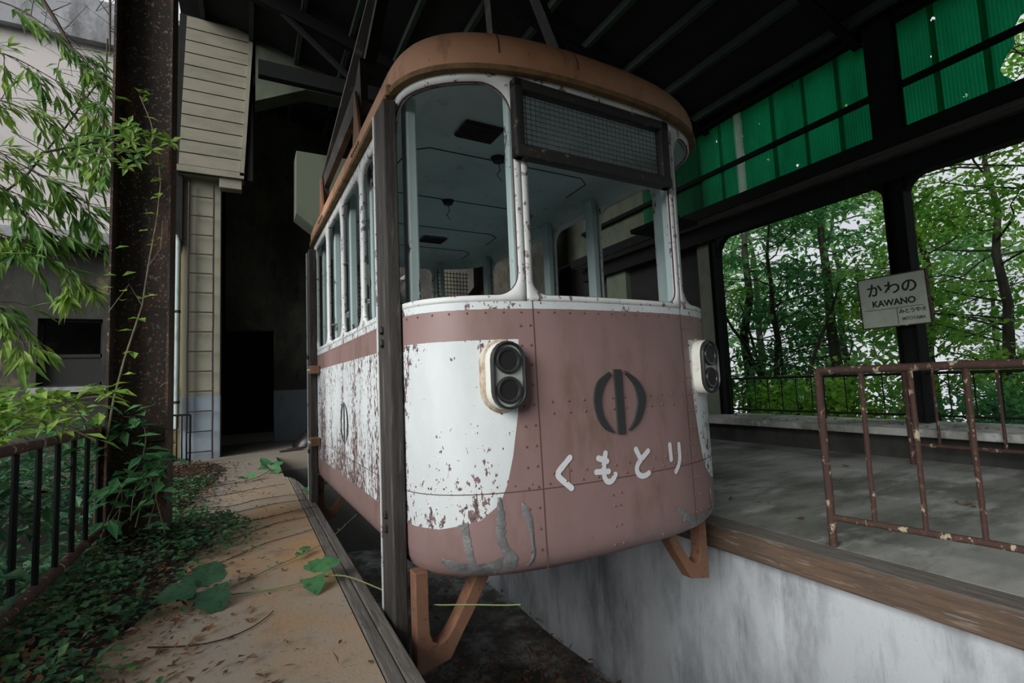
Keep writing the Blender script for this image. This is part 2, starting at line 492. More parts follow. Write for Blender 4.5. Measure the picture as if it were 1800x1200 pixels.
def sheet_mat(name, col, holes=True):
    m = bpy.data.materials.new(name)
    m.use_nodes = True
    nt = m.node_tree
    for q in list(nt.nodes):
        nt.nodes.remove(q)
    out = node(nt, 'ShaderNodeOutputMaterial')
    t = node(nt, 'ShaderNodeTexCoord').outputs['Object']
    dirt = step(nt, noise(nt, t, 2.2, (1, 1, .4), 5, .6, 3), .40, .68)
    c = mix(nt, mth(nt, 'MULTIPLY', dirt, .7), col, tuple(q * .45 for q in col))
    tr = node(nt, 'ShaderNodeBsdfTranslucent')
    nt.links.new(c, tr.inputs[0])
    df = node(nt, 'ShaderNodeBsdfPrincipled')
    df.inputs['Roughness'].default_value = .4
    nt.links.new(c, df.inputs['Base Color'])
    ms = node(nt, 'ShaderNodeMixShader')
    ms.inputs[0].default_value = .8
    nt.links.new(df.outputs[0], ms.inputs[1])
    nt.links.new(tr.outputs[0], ms.inputs[2])
    res = ms.outputs[0]
    if holes:
        v = node(nt, 'ShaderNodeTexVoronoi')
        v.inputs['Scale'].default_value = 3.4
        nt.links.new(t, v.inputs['Vector'])
        h = mth(nt, 'LESS_THAN', v.outputs['Distance'], .075)
        tp = node(nt, 'ShaderNodeBsdfTransparent')
        m2 = node(nt, 'ShaderNodeMixShader')
        nt.links.new(h, m2.inputs[0])
        nt.links.new(res, m2.inputs[1])
        nt.links.new(tp.outputs[0], m2.inputs[2])
        res = m2.outputs[0]
    nt.links.new(res, out.inputs[0])
    return m


M['green_sheet'] = sheet_mat('green_translucent_corrugated_plastic', (.012, .36, .16))
M['clear_sheet'] = sheet_mat('clear_aged_corrugated_plastic', (.62, .74, .66), False)
M['grey_soffit'] = mat('grey_timber_sill_soffit', (.14, .135, .125), .85, [((.06, .055, .05), 4, .45, .62, (4, .5, 1), .7)], .3, 30)

# ------------------------------------------------------------------ the setting
# left platform: polygon with the pit edge stepping in where the timber kerb ends
mb = MB()
poly = [(-.95, -1.2), (.415, -1.2), (.405, 6.46), (.37, 6.50), (.37, 8.55), (6.0, 8.55), (6.0, 14), (-3.2, 14), (-3.2, 9.2), (-.95, 9.2)]
mb.prism(poly, lambda a, b, d: (a, b, d), -.22, 0)
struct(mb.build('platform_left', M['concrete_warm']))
mb = MB()
mb.box((-.60, -1.2, -2.3), (.50, 6.45, -.22)); mb.box((-.60, 6.45, -2.3), (.37, 8.55, -.22)); mb.box((-.60, 8.55, -2.3), (2.72, 9.0, -.22))
struct(mb.build('wall_pit_left', M['concrete_dark']))
mb = MB()
mb.box((2.90, -2.5, -.18), (6.22, 8.55, 0))
struct(mb.build('platform_right', M['concrete_grey']))
mb = MB()
mb.box((2.80, -2.5, -2.3), (3.2, 8.55, -.18))
struct(mb.build('wall_pit_right', M['pit_wall']))
mb = MB()
n = 30
rows = []
for i in range(41):
    yy = -3 + 12 * i / 40
    rows.append([(.3 + 2.8 * j / n, yy, -1.65 + .05 * mnoise.noise((j * .25, i * .3, 0)) + .10 * max(0, 1 - abs(yy - 3.2) / 1.2) * max(0, 1 - abs(.3 + 2.8 * j / n - 1.5) / 1.0)) for j in range(n + 1)])
mb.grid(rows)
struct(mb.build('pit_floor', M['pit_floor'], smooth=True))
# ledge beyond the right platform
mb = MB()
mb.box((5.93, -2.5, .27), (6.9, 8.55, .35), ch=.012)
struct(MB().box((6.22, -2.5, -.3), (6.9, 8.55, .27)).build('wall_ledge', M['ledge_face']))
struct(mb.build('trim_1', M['concrete_grey']), 'grey concrete ledge along the back of the right platform')

# back of the station: pier with ladder, doorway, dark walls
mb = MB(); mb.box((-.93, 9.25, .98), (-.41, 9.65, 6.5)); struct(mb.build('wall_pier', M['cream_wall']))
mb = MB(); mb.box((-.935, 9.242, 0), (-.405, 9.652, .98)); struct(mb.build('wall_pier_dado', M['blue_dado']))
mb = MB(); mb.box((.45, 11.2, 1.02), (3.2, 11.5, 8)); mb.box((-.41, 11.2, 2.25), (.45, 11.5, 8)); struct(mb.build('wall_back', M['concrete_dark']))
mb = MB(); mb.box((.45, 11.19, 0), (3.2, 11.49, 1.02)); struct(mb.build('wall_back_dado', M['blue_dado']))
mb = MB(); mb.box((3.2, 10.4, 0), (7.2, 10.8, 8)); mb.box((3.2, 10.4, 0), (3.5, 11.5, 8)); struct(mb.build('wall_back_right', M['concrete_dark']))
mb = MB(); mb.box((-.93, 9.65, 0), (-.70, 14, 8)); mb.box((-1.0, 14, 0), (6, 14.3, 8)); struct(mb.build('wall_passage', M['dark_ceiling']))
mb = MB(); mb.box((-1.35, 9.3, 0), (-.93, 9.6, 3.6)); struct(mb.build('wall_yellow', M['yellow_wall']))
struct(MB().box((-1.30, 9.15, 3.4), (-.93, 9.25, 7.0)).build('wall_pier_return', M['dark_ceiling']))
# concrete brackets and piers behind the car
def haunch(name, poly, y0, y1, m=M['concrete_dark']):
    q = MB(); q.prism(poly, lambda a, b, d: (a, d, b), y0, y1)
    return struct(q.build(name, m))
M['pier_green'] = mat('greenish_concrete_pier', (.11, .13, .095), .9, [((.05, .065, .05), 2, .45, .65, (1, 1, .5), .7)])
haunch('trim_2', [(.72, 5.1), (2.4, 5.1), (2.4, 2.75), (2.15, 2.75), (1.75, 3.2), (.71, 4.0)], 8.9, 9.4, M['pier_green'])
haunch('trim_3', [(.10, 6.5), (.10, 5.9), (.9, 6.3), (3.2, 6.3), (3.2, 6.7), (.9, 7.2), (.10, 7.4)], 9.0, 9.4, M['pier_green'])
haunch('trim_4', [(2.9, 0), (3.45, 0), (3.45, 2.3), (3.95, 2.9), (3.95, 5), (2.3, 5), (2.3, 2.9), (2.9, 2.3)], 8.9, 9.4, M['concrete_dark'])
haunch('trim_5', [(4.9, 0), (5.45, 0), (5.45, 2.3), (5.95, 2.9), (5.95, 5), (4.3, 5), (4.3, 2.9), (4.9, 2.3)], 8.9, 9.4, M['concrete_dark'])

# roof: mono pitch, boards plus purlins and rafters
def roofz(x): return 5.02 + (6.75 - x) * .30
mb = MB()
mb.prism([(-1.0, roofz(-1.0)), (6.9, roofz(6.9)), (6.9, roofz(6.9) + .15), (-1.0, roofz(-1.0) + .15)], lambda a, b, d: (a, d, b), -3.5, 14)
struct(mb.build('ceiling', M['dark_ceiling']))
mb = MB()
for i in range(11):
    xx = -.7 + i * .70
    mb.box((xx, -3.4, roofz(xx) - .13), (xx + .07, 11, roofz(xx) - .02))
struct(mb.build('trim_6', M['green_wood']), 'roof purlins under the dark boards')
mb = MB()
for yy in (1.0, 3.0, 5.3, 7.6, 9.9):
    mb.prism([(-.9, roofz(-.9) - .36), (6.8, roofz(6.8) - .15), (6.8, roofz(6.8) - .12), (-.9, roofz(-.9) - .12)], lambda a, b, d: (a, d, b), yy, yy + .10)
for yy in (7.6,):
    mb.box((.12, yy, 5.55), (5, yy + .12, 5.78))
    mb.tube([(.1, yy + .06, 6.9), (1.6, yy + .06, 5.7)], .05, 6); mb.tube([(3.2, yy + .06, 6.0), (1.7, yy + .06, 5.7)], .05, 6)
struct(mb.build('trim_7', M['dark_steel']), 'dark steel roof trusses across the shed')

mb = MB()
mb.box((-1.05, -3.5, 2.9), (-.97, 2.9, 7.4))
struct(mb.build('shade_wall_left', M['dark_ceiling']))  # unseen wall, added to shade the upper part of the car
mb = MB()
mb.prism([(-1.05, 4.3), (6.9, 4.3), (6.9, roofz(6.9)), (-1.05, roofz(-1.05))], lambda a, b, d: (a, d, b), -3.6, -3.5)
struct(mb.build('shade_wall_front', M['dark_ceiling']))  # unseen panel, added to hold back sky light from the front

# left neighbouring building
mb = MB()
mb.box((-7, 9.7, 3.45), (-1.0, 10.0, 6.65))
struct(mb.build('wall_left_upper', M['plaster']))
mb = MB()
mb.box((-7, 9.55, 6.65), (-1.0, 10.1, 7.35))
struct(mb.build('trim_8', M['coping']), 'grey stained coping on top of the left wall')
mb = MB()
mb.box((-7, 9.25, 3.30), (-1.0, 9.72, 3.48))
struct(mb.build('trim_9', M['coping']), 'projecting concrete ledge across the left wall')
wx0, wx1, wz0, wz1 = -2.73, -1.98, 1.22, 2.22
mb = MB()
mb.box((-7, 9.6, -1.5), (wx0, 9.95, 3.3)); mb.box((wx1, 9.6, -1.5), (-1.0, 9.95, 3.3))
mb.box((wx0, 9.6, -1.5), (wx1, 9.95, wz0)); mb.box((wx0, 9.6, wz1), (wx1, 9.95, 3.3))
mb.box((-7, 11.2, -1.5), (-1, 11.3, 3.4)); mb.box((-7, 9.95, 3.30), (-1, 11.3, 3.44)); mb.box((-1.05, 9.95, -1.5), (-1.0, 11.2, 3.3))
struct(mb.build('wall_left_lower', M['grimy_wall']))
wo = empty('window_1', (0, 0, 0)); struct(wo, 'small dark window low in the left wall')
mb = MB()
mb.box((wx0, 9.70, wz0), (wx0 + .04, 9.76, wz1)); mb.box((wx1 - .04, 9.70, wz0), (wx1, 9.76, wz1)); mb.box((wx0, 9.70, wz0 + .42), (wx1, 9.76, wz0 + .47)); mb.box((wx0, 9.70, wz1 - .04), (wx1, 9.76, wz1)); mb.box((wx0, 9.7, wz0), (wx1, 9.76, wz0 + .04))
mb.build('window_frame', M['black_gap'], wo)
mb = MB(); mb.box((wx0 + .04, 9.72, wz0 + .04), (wx1 - .04, 9.73, wz0 + .42)); mb.build('window_pane', M['black_gap'], wo)  # pane coloured black to stand for the unlit interior
mb = MB(); mb.box((wx0 - .08, 9.52, wz0 - .10), (wx1 + .08, 9.62, wz0 - .02)); mb.build('window_sill', M['coping'], wo)

# ground outside
mb = MB()
rows = []
for i in range(33):
    yy = -4 + 14 * i / 32
    rows.append([(-40 * (1 - j / 24) ** 2 - .8, yy, -.25 + .12 * mnoise.noise((j * .4, i * .4, 1)) + -.0) for j in range(25)])
mb.grid(rows)
struct(mb.build('ground_left', M['soil'], smooth=True))
mb = MB()
rows = []
for i in range(41):
    yy = -20 + 60 * i / 40
    rows.append([(6.9 + 40 * (j / 24) ** 1.3, yy, .15 - .16 * (40 * (j / 24) ** 1.3) - .004 * (40 * (j / 24) ** 1.3) ** 2 + .3 * mnoise.noise((j * .4, i * .4, 5)) * (j > 0)) for j in range(25)])
mb.grid(rows)
struct(mb.build('ground_right', M['soil'], smooth=True))

mb = MB()
mb.grid([[(-60 + 10 * j, yy, zz_ - .02 * abs(-60 + 10 * j) * (j > 6)) for j in range(13)] for yy, zz_ in ((-1.3, -2.4), (-6, -2.8), (-20, -3), (-70, -1))])
struct(mb.build('ground_front', M['soil'], smooth=True))
mb = MB()
mb.grid([[(-14 + 9 * j, yy, zz_ + 1.2 * mnoise.noise((j * .7, yy, 0))) for j in range(11)] for yy, zz_ in ((-7, -3), (-11, 2), (-16, 7), (-24, 12), (-40, 17))])
struct(mb.build('sky_blocker_hill', M['blocker_hill'], smooth=True))  # unseen hill, added behind the camera to block sky light
# solid end of the right side wall, with chamfer-headed recesses
struct(MB().box((6.80, 5.5, .0), (6.98, 11, 5.1)).build('wall_right_recess', M['dark_ceiling']))  # backing coloured near-black for the shade inside the recesses
mb = MB()
for y0, y1 in ((5.5, 5.75), (7.55, 8.15), (10.4, 11)):
    mb.box((6.68, y0, .0), (6.80, y1, 5.1))
for y0, y1 in ((5.75, 7.55), (8.15, 10.4)):
    mb.prism([(y0, 5.1), (y0, 3.2), (y0 + .35, 3.7), (y1 - .35, 3.7), (y1, 3.2), (y1, 5.1)], lambda a, b, d: (d, a, b), 6.68, 6.80)
struct(mb.build('wall_right', M['pier_green']))

# ------------------------------------------------------------------ timber kerbs (things of their own)
mb = MB()
mb.prism([(.418, -1.2), (.470, -1.2), (.470, 6.2), (.415, 6.44)], lambda a, b, d: (a, b, d), -.14, .004)
tag(mb.build('kerb_timber', M['old_wood'], bevel=.006), 'weathered inner timber plank along the edge of the tan platform', 'kerb plank')
mb = MB()
mb.prism([(.474, -1.2), (.527, -1.2), (.530, 5.45), (.474, 6.15)], lambda a, b, d: (a, b, d), -.15, .004)
tag(mb.build('kerb_timber', M['old_wood'], bevel=.006), 'weathered outer timber plank beside the pit on the tan platform', 'kerb plank')
mb = MB()
mb.box((2.70, -2.5, -.15), (2.895, 8.5, .004), ch=.014)
kt = tag(mb.build('kerb_timber', [M['old_wood'], M['brown_wood']]), 'brown worn timber beam edging the grey platform by the pit', 'kerb beam')

for p in kt.data.polygons:
    p.material_index = 0 if p.normal.z > .5 else 1

# ------------------------------------------------------------------ the cable car
P0 = (.61, 2.3, 0)
CW, YR, FD, FN = 1.85, 2.6, .5, 2.6
HC = CW / 2
OUT = [(0, YR - YR * i / 26) for i in range(26)]
for i in range(121):
    t = PI * i / 120 - PI
    c, s_ = math.cos(t), math.sin(t)
    OUT.append((HC + HC * math.copysign(abs(c) ** (2 / FN), c), -FD * abs(s_) ** (2 / FN)))
OUT += [(CW, YR * i / 26) for i in range(1, 26)]
for i in range(120):
    t = PI * i / 120
    c, s_ = math.cos(t), math.sin(t)
    OUT.append((HC + HC * math.copysign(abs(c) ** (2 / FN), c), YR + FD * abs(s_) ** (2 / FN)))
OUT = [Vector(p) for p in OUT]
NO = len(OUT)
CUM = [0]
for i in range(NO):
    CUM.append(CUM[-1] + (OUT[(i + 1) % NO] - OUT[i]).length)
TOT = CUM[-1]
NRM = []
for i in range(NO):
    d = OUT[(i + 1) % NO] - OUT[i - 1]
    NRM.append(Vector((d.y, -d.x)).normalized() * -1)
if NRM[10].x > 0:
    NRM = [-q for q in NRM]
import bisect
def surf(s, z, off=0.0):
    s %= TOT
    i = min(bisect.bisect_right(CUM, s) - 1, NO - 1)
    t = (s - CUM[i]) / (CUM[i + 1] - CUM[i])
    p = OUT[i].lerp(OUT[(i + 1) % NO], t)
    q = NRM[i].lerp(NRM[(i + 1) % NO], t)
    return Vector((p.x + q.x * off, p.y + q.y * off, z))

MID = YR + (CUM[26 + 120] - CUM[26]) / 2      # arc length at the middle of the nose
FE = CUM[26 + 120]                             # arc length where the right side starts

car = empty('cable_car', P0, R(1.3), label='derelict maroon and white cable car with orange roof edge hanging over the pit', cat='cable car')

# lower shell
mb = MB()
SS = [CUM[i] for i in range(NO)]
prof = [(-.16, .175), (-.09, .182), (-.05, .195), (-.022, .222), (-.006, .26), (0, .31), (0, .40), (0, .54), (0, .80), (0, 1.1), (0, 1.31), (0, 1.345)]
rows = [[surf(s, z, o) for s in SS] for o, z in prof]
mb.grid(rows, closed=True)
mb.add([surf(s, .175, -.16) for s in SS], [tuple(range(NO))])
mb.cur = 1
def strip(mb, pts, w, off=.002):
    """ribbon following the body: pts of (s, z)"""
    for (a, b) in zip(pts[:-1], pts[1:]):
        k = max(1, int(math.hypot(b[0] - a[0], b[1] - a[1]) / .04))
        dx, dz = b[0] - a[0], b[1] - a[1]
        L = math.hypot(dx, dz)
        nx, nz_ = -dz / L * w / 2, dx / L * w / 2
        for i in range(k):
            u, v = i / k, (i + 1) / k
            q = [(a[0] + dx * u - nx, a[1] + dz * u - nz_), (a[0] + dx * v - nx, a[1] + dz * v - nz_), (a[0] + dx * v + nx, a[1] + dz * v + nz_), (a[0] + dx * u + nx, a[1] + dz * u + nz_)]
            mb.add([surf(s, z, off) for s, z in q], [(0, 1, 2, 3)])
strip(mb, [(0.02, .541), (2 * MID - .02, .541)], .0035)
strip(mb, [(3.338, 1.35), (3.353, .20)], .004)
strip(mb, [(4.250, 1.35), (4.272, .20)], .004)
strip(mb, [(3.475, .66), (3.478, .545)], .002)
mb.cur = 2
def rivet(mb, s, z, r=.0062):
    c = surf(s, z, 0)
    nn = (surf(s, z, 1) - c).normalized()
    tx = (surf(s + .01, z, 0) - c).normalized()
    tz = Vector((0, 0, 1))
    vs = [c + (tx * math.cos(k * PI / 3) + tz * math.sin(k * PI / 3)) * r + nn * .0005 for k in range(6)]
    vs += [c + (tx * math.cos(k * PI / 3) + tz * math.sin(k * PI / 3)) * r * .6 + nn * r * .7 for k in range(6)]
    mb.add(vs, [(i, (i + 1) % 6, 6 + (i + 1) % 6, 6 + i) for i in range(6)] + [(6, 7, 8, 9, 10, 11)])
z = 1.24
while z > .22:
    rivet(mb, 3.337 - .014 + .006 * (1.2 - z), z); rivet(mb, 3.337 - .058 + .006 * (1.2 - z), z - .002)
    rivet(mb, 4.262 + .014 + .006 * (1.2 - z), z); rivet(mb, 4.262 + .058 + .006 * (1.2 - z), z - .002)
    z -= .086
for i in range(31):
    rivet(mb, 2.66 + i * .078, 1.297, .0055)
for i in range(11):
    rivet(mb, 3.41 + i * .080, .905); rivet(mb, 3.415 + i * .080, .855)
    rivet(mb, 3.40 + i * .082, .600 + .004 * (i % 2)); rivet(mb, 3.38 + i * .082, .560)
for i in range(9):
    rivet(mb, 2.70 + i * .075, .565, .0045)
    rivet(mb, 2.64, .30 + i * .11, .005)
for s, z in ((3.70, .47), (3.75, .475), (3.71, .42), (3.74, .42), (3.71, .33), (3.74, .335), (3.70, .25), (3.75, .25), (4.0, .24)):
    rivet(mb, s, z)
for i in range(30):
    rivet(mb, .06 + i * .086, 1.30, .004)
shell = mb.build('body_shell', [M['body'], M['seam'], M['rust_rivet']], car, smooth=True)

# interior floor and lining
mb = MB()
mb.add([surf(s, .33, -.05) for s in SS], [tuple(range(NO))])
mb.build('car_floor', M['dark_ceiling'], car)
mb = MB()
mb.grid([[surf(s, z, -.03) for s in SS] for z in (.33, .9, 1.36)], closed=True)
mb.build('inner_lining', M['liner'], car, smooth=True)

# window band: cells with rounded openings
def cell(mb, s0, s1, z0, z1, a0, a1, b0, b1, rb, rt, nseg=10, off=0.0, edge=None):
    """outer rectangle s0..s1, z0..z1 bridged to a rounded opening a0..a1, b0..b1"""
    inner, outer = [], []
    def side(p, q, k):
        return [(p[0] + (q[0] - p[0]) * i / k, p[1] + (q[1] - p[1]) * i / k) for i in range(k)]
    def arc(cx, cz, r, t0):
        return [(cx + r * math.cos(t0 + PI / 2 * i / nseg), cz + r * math.sin(t0 + PI / 2 * i / nseg)) for i in range(nseg)]
    nb = max(2, int((a1 - a0) / .05))
    nv = max(2, int((b1 - b0) / .10))
    inner += side((a0 + rb, b0), (a1 - rb, b0), nb); outer += side((a0 + rb, z0), (a1 - rb, z0), nb)
    inner += arc(a1 - rb, b0 + rb, rb, -PI / 2)
    h = nseg // 2
    outer += [(a1 - rb + (s1 - a1 + rb) * i / h, z0) for i in range(h)] + [(s1, z0 + (b0 + rb - z0) * i / (nseg - h)) for i in range(nseg - h)]
    inner += side((a1, b0 + rb), (a1, b1 - rt), nv); outer += side((s1, b0 + rb), (s1, b1 - rt), nv)
    inner += arc(a1 - rt, b1 - rt, rt, 0)
    outer += [(s1, b1 - rt + (z1 - b1 + rt) * i / h) for i in range(h)] + [(s1 - (s1 - a1 + rt) * i / (nseg - h), z1) for i in range(nseg - h)]
    inner += side((a1 - rt, b1), (a0 + rt, b1), nb); outer += side((a1 - rt, z1), (a0 + rt, z1), nb)
    inner += arc(a0 + rt, b1 - rt, rt, PI / 2)
    outer += [(a0 + rt - (a0 + rt - s0) * i / h, z1) for i in range(h)] + [(s0, z1 - (z1 - b1 + rt) * i / (nseg - h)) for i in range(nseg - h)]
    inner += side((a0, b1 - rt), (a0, b0 + rb), nv); outer += side((s0, b1 - rt), (s0, b0 + rb), nv)
    inner += arc(a0 + rb, b0 + rb, rb, PI)
    outer += [(s0, b0 + rb - (b0 + rb - z0) * i / h) for i in range(h)] + [(s0 + (a0 + rb - s0) * i / (nseg - h), z0) for i in range(nseg - h)]
    mb.grid([[surf(s, z, off) for s, z in outer], [surf((s + q) / 2, (z + w) / 2, off) for (s, z), (q, w) in zip(outer, inner)], [surf(s, z, off) for s, z in inner]], closed=True)
    if edge is not None:
        edge.append(inner)
    return inner

ZB, ZT = 1.345, 2.385
holes = []
mb = MB()
def band(rev):
    f = (lambda s: 2 * MID - s) if rev else (lambda s: s)
    def put(s0, s1, a0, a1, b0, b1, rb, rt):
        q = sorted((f(s0), f(s1))) + sorted((f(a0), f(a1)))
        cell(mb, q[0], q[1], ZB, ZT, q[2], q[3], b0, b1, rb, rt, edge=holes)
    # four side windows then the wrapped corner window
    lim = [.05, .67, 1.29, 1.91, 2.53]
    for a, b in zip(lim[:-1], lim[1:]):
        put(a, b, a + .022, b - .022, 1.375, 2.30, .09, .11)
    put(2.53, 3.315, 2.60, 3.283, 1.372, 2.335, .10, .15)
band(False)
band(True)
cell(mb, 3.315, 2 * MID - 3.315, ZB, ZT, 3.345, 2 * MID - 3.345, 1.372, 2.335, .07, .06, edge=holes)
# rear end, same layout
R0 = 2 * MID - .05
REAR = TOT - R0
def sr(t): return R0 + t
L_ = TOT + .05 - R0
for a, b, rb in ((0, .80, .10), (.80, L_ - .80, .07), (L_ - .80, L_, .10)):
    cell(mb, sr(a), sr(b), ZB, ZT, sr(a + .04), sr(b - .04), 1.372, 2.335, rb, rb, edge=holes)
mb.build('window_frame', M['frame_white'], car, smooth=True, solid=.028)
# dark red rubber round the wrapped corner windows
for k in (4, 9, 10):
    h = holes[k]
    q = MB()
    pts = [surf(s, z, -.012) for s, z in h]
    q.tube(pts + [pts[0]], .0045, 6, cap=False)
    q.build('window_rubber', M['maroon_edge'], car, smooth=True)

# roof cove and deck
mb = MB()
prof = [(-.01, 2.372), (.034, 2.370), (.038, 2.378), (.038, 2.392), (.028, 2.40)]
r_ = .24
mb.cur = 1
mb.grid([[surf(s, z, o) for s in SS] for o, z in prof[:4]], closed=True)
mb.cur = 0
pf = [(.030, 2.392), (.028, 2.44)] + [(.028 - r_ + r_ * math.cos(t), 2.45 + .20 * math.sin(t)) for t in [PI / 2 * i / 9 for i in range(10)]] + [(-.45, 2.68), (-.7, 2.69)]
mb.grid([[surf(s, z, o) for s in SS] for o, z in pf], closed=True)
mb.add([surf(s, 2.69, -.7) for s in SS], [tuple(range(NO))])
mb.cur = 2
for s in (3.23, 3.62, 4.52, 2.55, 1.2):
    for i in range(2, 11):
        a, b = pf[i], pf[i + 1] if i + 1 < len(pf) else pf[i]
        mb.add([surf(s - .003, a[1], a[0] + .003), surf(s + .003, a[1], a[0] + .003), surf(s + .003, b[1] + .002, b[0] + .002), surf(s - .003, b[1] + .002, b[0] + .002)], [(0, 1, 2, 3)])
mb.build('roof_shell', [M['orange_paint'], M['gold_rust'], M['seam']], car, smooth=True)

# inner ceiling with seams, grilles and fittings
mb = MB()
mb.grid([[surf(s, z, o) for s in SS] for o, z in ((-.03, 2.33), (-.05, 2.37), (-.10, 2.405), (-.18, 2.42))], closed=True)
mb.add([surf(s, 2.42, -.18) for s in SS], [tuple(range(NO))[::-1]])
mb.build('inner_ceiling', M['liner'], car, smooth=True)
for yy in (.43, 1.18, 1.86, 2.5):
    q = MB()
    xa, xb = .24, CW - .24
    path = [(xa, yy + .35, 2.418), (xa + .02, yy + .08, 2.418), (xa + .12, yy, 2.418), (xb - .12, yy, 2.418), (xb - .02, yy + .08, 2.418), (xb, yy + .35, 2.418)]
    q.tube(path, .0035, 5)
    q.build('ceiling_seam', M['black_gap'], car)
for (xx, yy) in ((.545, .13), (1.03, 2.2)):
    g = MB()
    g.box((xx - .12, yy - .09, 2.405), (xx + .12, yy + .09, 2.421), ch=.008)
    gr = g.build('ceiling_grille', M['lamp_hole'], car)
    for k in range(7):
        b = MB(); b.box((xx - .11, yy - .075 + k * .024, 2.398), (xx + .11, yy - .065 + k * .024, 2.407)); b.build('slat', M['black_gap'], gr)
for (xx, yy) in ((.80, .385), (.786, 1.20), (.764, 1.96)):
    g = MB()
    g.lathe([(.0, -.02), (.035, -.018), (.04, 0), (.05, .012)], Matrix.Translation((xx, yy, 2.41)), 14)
    lb = g.build('lamp_base', M['black_gap'], car, smooth=True)
    w = MB(); w.tube([(xx, yy, 2.39), (xx + .01, yy, 2.34), (xx - .01, yy + .01, 2.31), (xx + .015, yy, 2.27)], .003, 4)
    w.build('loose_wire', M['black_gap'], lb)

# inner posts
for rev in (0, 1):
    for yy in (-.03, .69, 1.31, 1.93, 2.53):
        x0, x1 = (.055, .105) if not rev else (CW - .105, CW - .055)
        q = MB(); q.box((x0, yy - .045, .33), (x1, yy + .045, 2.385), ch=.008)
        q.build('inner_post', M['teal_post'], car)
for sgn in (-1, 1):
    for yy in (-.395, 2.99):
        q = MB(); xx = HC + sgn * .49
        q.box((xx - .022, yy - .03, .33), (xx + .022, yy + .015, 2.40), ch=.006)
        q.build('inner_post', M['teal_post'], car)
# hand rails inside the left windows
for y0, y1 in ((.25, .75), (.9, 1.5), (1.6, 2.3)):
    q = MB(); q.tube([(.14, y0, 1.58), (.14, y1, 1.58)], .014, 8); q.tube([(.14, y0 + .05, 1.58), (.06, y0 + .05, 1.55)], .008, 6); q.tube([(.14, y1 - .05, 1.58), (.06, y1 - .05, 1.55)], .008, 6)
    q.build('hand_rail', M['lamp_grey'], car, smooth=True)
# rear screens and a notice plate
for xx in (.12, 1.36):
    q = MB()
    for i in range(10): q.tube([(xx + i * .04, YR + .37, 1.4), (xx + i * .04, YR + .37, 2.3)], .004, 4)
    for i in range(20): q.tube([(xx, YR + .37, 1.42 + i * .045), (xx + .38, YR + .37, 1.42 + i * .045)], .004, 4)
    q.build('wire_screen', M['hanger'], car)
q = MB(); q.box((.68, YR + .44, 1.66), (.98, YR + .45, 1.80)); npl = q.build('notice_plate', M['lamp_grey'], car)

# front roller-blind style mesh screen
def fr(s): return surf(s, 0, .02)
xa, xb, za, zb = .405, 1.345, 1.975, 2.335
yf = -.492
scr = MB()
Ms = Matrix.Translation((0, yf, 0))
for a, b in (((xa, -.02, zb - .05), (xb, .03, zb)), ((xa, -.025, za), (xb, .03, za + .055)), ((xa, -.02, za), (xa + .045, .03, zb)), ((xb - .055, -.02, za), (xb, .03, zb))):
    scr.box(a, b, Ms, ch=.008)
so_ = scr.build('screen_frame', M['screen_black'], car, smooth=True)
q = MB()
nx_, nz2 = 32, 11
for i in range(1, nx_):
    xx = xa + .045 + (xb - xa - .10) * i / nx_
    q.tube([(xx, yf + .012, za + .05), (xx, yf + .012, zb - .045)], .0018, 4, cap=False)
for i in range(1, nz2):
    zz_ = za + .05 + (zb - za - .095) * i / nz2
    q.tube([(xa + .04, yf + .010, zz_), (xb - .05, yf + .010, zz_)], .0018, 4, cap=False)
q.build('wire_mesh', M['hanger'], so_)

# headlamps
def stadium(w, h, n=10):
    r = w / 2
    p = []
    for i in range(n + 1):
        t = PI * i / n
        p.append((r * math.cos(t), h / 2 - r + r * math.sin(t)))
    for i in range(n + 1):
        t = PI + PI * i / n
        p.append((r * math.cos(t), -h / 2 + r + r * math.sin(t)))
    return p
def headlamp(sc, zc, ang):
    c = surf(sc, zc, 0)
    Mx = Matrix.Translation(c) @ Matrix.Rotation(ang, 4, 'Z')
    def fn(a, b, d): return Mx @ Vector((a, -d, b))
    def loft(q, rings):
        q.grid([[fn(a, b, d) for a, b in stadium(w, h)] for w, h, d in rings], closed=True)
    hl = MB()
    loft(hl, [(.186, .314, -.05), (.186, .314, .003), (.180, .308, .008), (.160, .290, .010)])
    base = hl.build('headlamp', M['lamp_flange'], car, smooth=True)
    q = MB(); loft(q, [(.160, .290, -.05), (.158, .288, .050), (.154, .284, .062), (.140, .27, .064)])
    q.build('casing', M['lamp_white'], base, smooth=True)
    q = MB(); loft(q, [(.152, .282, .058), (.157, .287, .068), (.150, .280, .080), (.138, .268, .083), (.129, .259, .077), (.127, .257, .060)])
    q.build('rim', M['lamp_black'], base, smooth=True)
    q = MB(); loft(q, [(.140, .27, .064), (.128, .258, .066)])
    st = stadium(.128, .258); q.add([fn(a, b, .066) for a, b in st], [tuple(range(len(st)))])
    q.build('face_plate', M['lamp_grey'], base)
    for dz in (.062, -.060):
        L = Mx @ Matrix.Translation((0, -.066, dz)) @ Matrix.Rotation(PI / 2, 4, 'X')
        q = MB(); q.lathe([(.056, -.006), (.056, .008), (.050, .016), (.042, .014), (.036, .002), (.018, -.0)], L, 24)
        ring = q.build('lamp_ring', M['lamp_black'], base, smooth=True)
        q = MB(); q.lathe([(.040, .010), (.034, .006), (.018, .0035), (.012, .003), (.010, .0032)], L, 20)
        q.build('reflector', M['lamp_hole'], ring, smooth=True)
        q = MB(); q.lathe([(.016, .0045), (.012, .006), (.004, .006)], L, 12)
        q.build('bulb_socket', M['black_gap'], ring, smooth=True)
headlamp(3.190, 1.026, R(-6))
headlamp(2 * MID - 3.190 + .03, 1.035, R(8))

